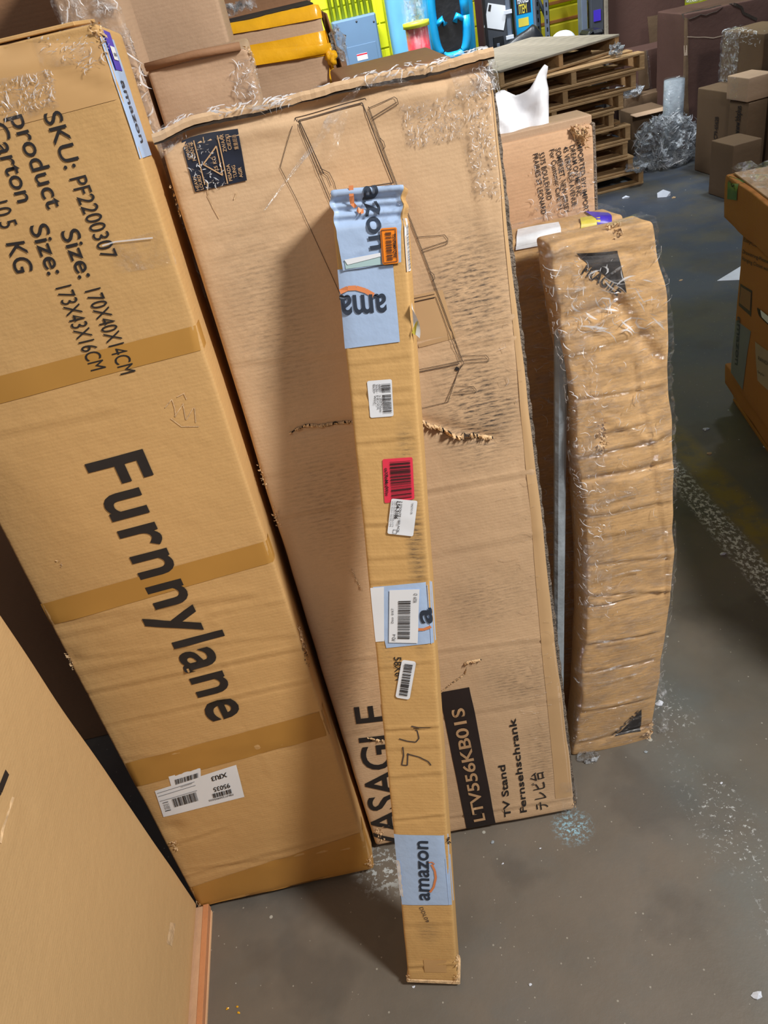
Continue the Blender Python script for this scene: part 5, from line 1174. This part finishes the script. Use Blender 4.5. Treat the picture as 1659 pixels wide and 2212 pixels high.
# wrapped column carton
YC = 1.40
c0, c1_ = pX(262, 40, YC), pX(318, 0, YC)
Cc = abox('wrapped_carton', 'narrow film covered carton squeezed beside the lettered tall carton', -.30, -.212, YC, 0, 1.86, .16, M['card_back'], build=False, step=.02, crump=.004); Cc.build()
Cc.patch('film_wrap', fq(-.0, .09, 1.3, 1.86), M['film_heavy'], .004, wr=.007, wf=45, d=.006)
fold_glints(Cc, (0, .088, 1.35, 1.85), 220, ln=(.006, .04), ang=1.4, spread=.5, wid=.002, off=.011, seed=15)
Cc.lines([[(300+k*1.6, 70+k*7), (306+k*1.6, 69+k*7)] for k in range(22)], .003, M['ink_soft'], .002, 'ribbed_print')
# plain tall carton
YP = 1.72
p0, p1 = pX(330, 60, YP), pX(488, 60, YP)
Pl = abox('carton', 'tall plain light brown carton standing behind the film cornered one', -.335, p1.x, YP, 0, 2.0, .26, M['card_back'], step=.05, crump=.002)
# yellow taped carton
YB = 2.05
b0, b1 = pX(480, 45, YB), pX(697, 8, YB); b2 = pX(728, 190, YB)
Yb = abox('carton', 'brown carton sealed with bright yellow tape at the upper left', p1.x-.08, b2.x-.004, YB, 0, b1.z, .35, M['card_back'], build=False, step=.025, crump=.004)
Yb.crease((500, 145), (700, 100), .01, .012, kind='ridge'); Yb.build()
Yb.patch('yellow_tape', Yb.quad([(480, 48), (700, 2), (706, 36), (490, 76)]), M['yellow_tape'], .002, wr=.002)
Yb.patch('yellow_tape', Yb.quad([(480, 108), (706, 64), (716, 118), (500, 146)]), M['yellow_tape'], .003, wr=.004)
Yb.patch('yellow_tape', Yb.quad([(500, 112), (716, 92), (716, 112), (500, 148)]), M['yellow_tape'], .006, wr=.004)
Yb.patch('yellow_tape', Yb.quad([(700, 10), (712, 12), (730, 185), (712, 185)]), M['yellow_tape'], .0045, wr=.003)
f_ = box_obj('raised_back_flap', (.0, 0, 0), (Yb.W, .006, .06), M['card_dim'], Yb.root, .001); f_.location = (0, .30, Yb.L)
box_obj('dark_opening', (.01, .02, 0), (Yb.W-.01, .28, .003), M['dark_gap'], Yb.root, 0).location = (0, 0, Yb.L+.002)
f_ = box_obj('side_flap', (0, 0, -.20), (.004, .22, .0), M['card_dim'], Yb.root, .001); f_.location = (Yb.W+.012, .02, Yb.L-.02); f_.rotation_euler = (0, -.12, 0)
o = blob('tape_wad', ((Yb.W+.004, -.006, Yb.L-.105), (.012, .012, .02)), M['yellow_tape'], Yb.root, amp=.006, freq=3, sub=3)
o = blob('film_wad', ((Yb.W+.028, .01, Yb.L-.08), (.012, .012, .03)), M['film_ball'], Yb.root, amp=.008, freq=3, sub=3, ridge=True)
# greyish carton behind it with a plastic strip
YG = 2.7
g0, g1 = pX(470, 20, YG), pX(640, 0, YG)
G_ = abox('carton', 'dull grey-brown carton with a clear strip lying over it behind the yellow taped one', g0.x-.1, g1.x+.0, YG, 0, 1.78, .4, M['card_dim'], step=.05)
G_.lines([[(475, 32), (560, 12), (640, -8)]], .006, M['white_plastic'], .01, 'plastic_strip')
o = crumple_strip('film_scrap', 'crumpled clear film lying on the yellow taped carton', [(Yb.o.x+.03, YB+.12, Yb.L+.01), (Yb.o.x+.12, YB+.10, Yb.L+.012)], .05, M['film_heavy'], .03, seed=4)
# low board just behind the wide carton's top edge
Yd = 1.75
d0, d1 = pX(735, 178, Yd), pX(872, 150, Yd)
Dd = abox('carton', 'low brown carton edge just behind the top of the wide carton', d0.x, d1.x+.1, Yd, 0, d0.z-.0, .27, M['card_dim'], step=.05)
d2 = pX(740, 150, 2.43)
D2 = abox('carton', 'small film edged brown carton beside the yellow taped one', d2.x-.06, pX(752, 150, 2.43).x, 2.43, 0, pX(735, 110, 2.43).z, .2, M['card_dim'], step=.05)
D2.patch('film_edge', lambda S, T_: np.stack([D2.W-.02+S*.03, D2.L-.2+T_*.2], -1), M['film_heavy'], .003, wr=.004)
# dim cartons at the far upper left
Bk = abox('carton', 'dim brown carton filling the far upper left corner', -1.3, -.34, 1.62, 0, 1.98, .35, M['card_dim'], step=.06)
Bk.patch('film_patch', lambda S, T_: np.stack([.1+S*.5, 1.7+T_*.2], -1), M['film'], .003, wr=.003)

# ================================================================== LITTER ON THE FLOOR
def scrap(label, px, py, size, m, h=.01, seed=0, flat=False):
    a = flr(px, py); R = np.random.RandomState(seed); n = 9; rr = size*(.55+.6*R.rand(n)); vs = [(a.x, a.y, h*.9+.001)]
    for k in range(n): vs.append((a.x+rr[k]*math.cos(k/n*6.283), a.y+rr[k]*math.sin(k/n*6.283)*.7, .001+(0 if flat else h*R.rand()*.6)))
    vs += [(x, y, .0005) for x, y, z in vs[1:]]
    fs = [(0, 1+k, 1+(k+1) % n) for k in range(n)]+[(1+k, 1+n+k, 1+n+(k+1) % n, 1+(k+1) % n) for k in range(n)]
    return tag(mesh_obj('paper_scrap', vs, fs, m), label, 'scrap')
a, b_, d_ = flr(1549, 607), flr(1590, 590), flr(1592, 612)
tag(mesh_obj('paper_sheet', [(a.x, a.y, .002), (b_.x+.12, b_.y+.1, .004), (d_.x+.12, d_.y-.02, .003), (a.x, a.y, .0005), (b_.x+.12, b_.y+.1, .0005), (d_.x+.12, d_.y-.02, .0005)], [(0, 1, 2), (0, 3, 4, 1), (1, 4, 5, 2), (2, 5, 3, 0)], M['paper']), 'pointed white paper sheet on the floor beside the right-hand stack', 'paper')
for i, (lab, x, y, sz, mm, h) in enumerate((('crumpled white scrap on the open floor right of the pallets', 1432, 424, .05, 'paper', .05), ('small tan scrap beside the crumpled white one', 1455, 428, .02, 'torn', .012), ('pale torn film scrap at the foot of the pallets', 1352, 428, .035, 'paper', .02),
    ('flat white chip on the floor near the right-hand shadow', 1563, 1197, .011, 'paper', .008), ('thin grey scrap on the dark floor under the stack', 1525, 928, .014, 'white_plastic', .006), ('small brown scrap low on the dark floor', 1533, 980, .012, 'torn', .004), ('tiny tan scrap beside the crushed carton upper edge', 1470, 606, .012, 'torn', .006),
    ('white fluff chip at the bottom right of the floor', 1637, 2152, .012, 'paper', .008), ('small pale chip right of the narrow carton foot', 1145, 2128, .004, 'paper', .003), ('pale smear of debris beside the blue tape', 1064, 1820, .007, 'gray_foam', .003), ('small grey crumb below the crushed carton', 1395, 1625, .006, 'gray_foam', .003),
    ('yellow crumb, lowest at the lower left floor', 516, 2188, .004, 'yellow_tape', .002), ('yellow crumb, leftmost at the lower left floor', 492, 2179, .004, 'yellow_tape', .002), ('yellow crumb, uppermost at the lower left floor', 513, 2175, .003, 'yellow_tape', .002),
    ('tiny white crumb on the floor between the tape and the frame edge', 1086, 1866, .003, 'paper', .002), ('tiny white crumb right of the wide carton corner', 1167, 1833, .003, 'paper', .002), ('white chip in the right of the floor, alone', 1558, 1692, .005, 'paper', .003), ('pale sliver under the narrow carton foot', 894, 2132, .004, 'paper', .002),
    ('white scrap near the foot of the trailing film', 1425, 1520, .012, 'paper', .008), ('pale scrap low at the right edge under the stack', 1657, 965, .02, 'paper', .012))):
    scrap(lab, x, y, sz, M[mm], h, seed=i)
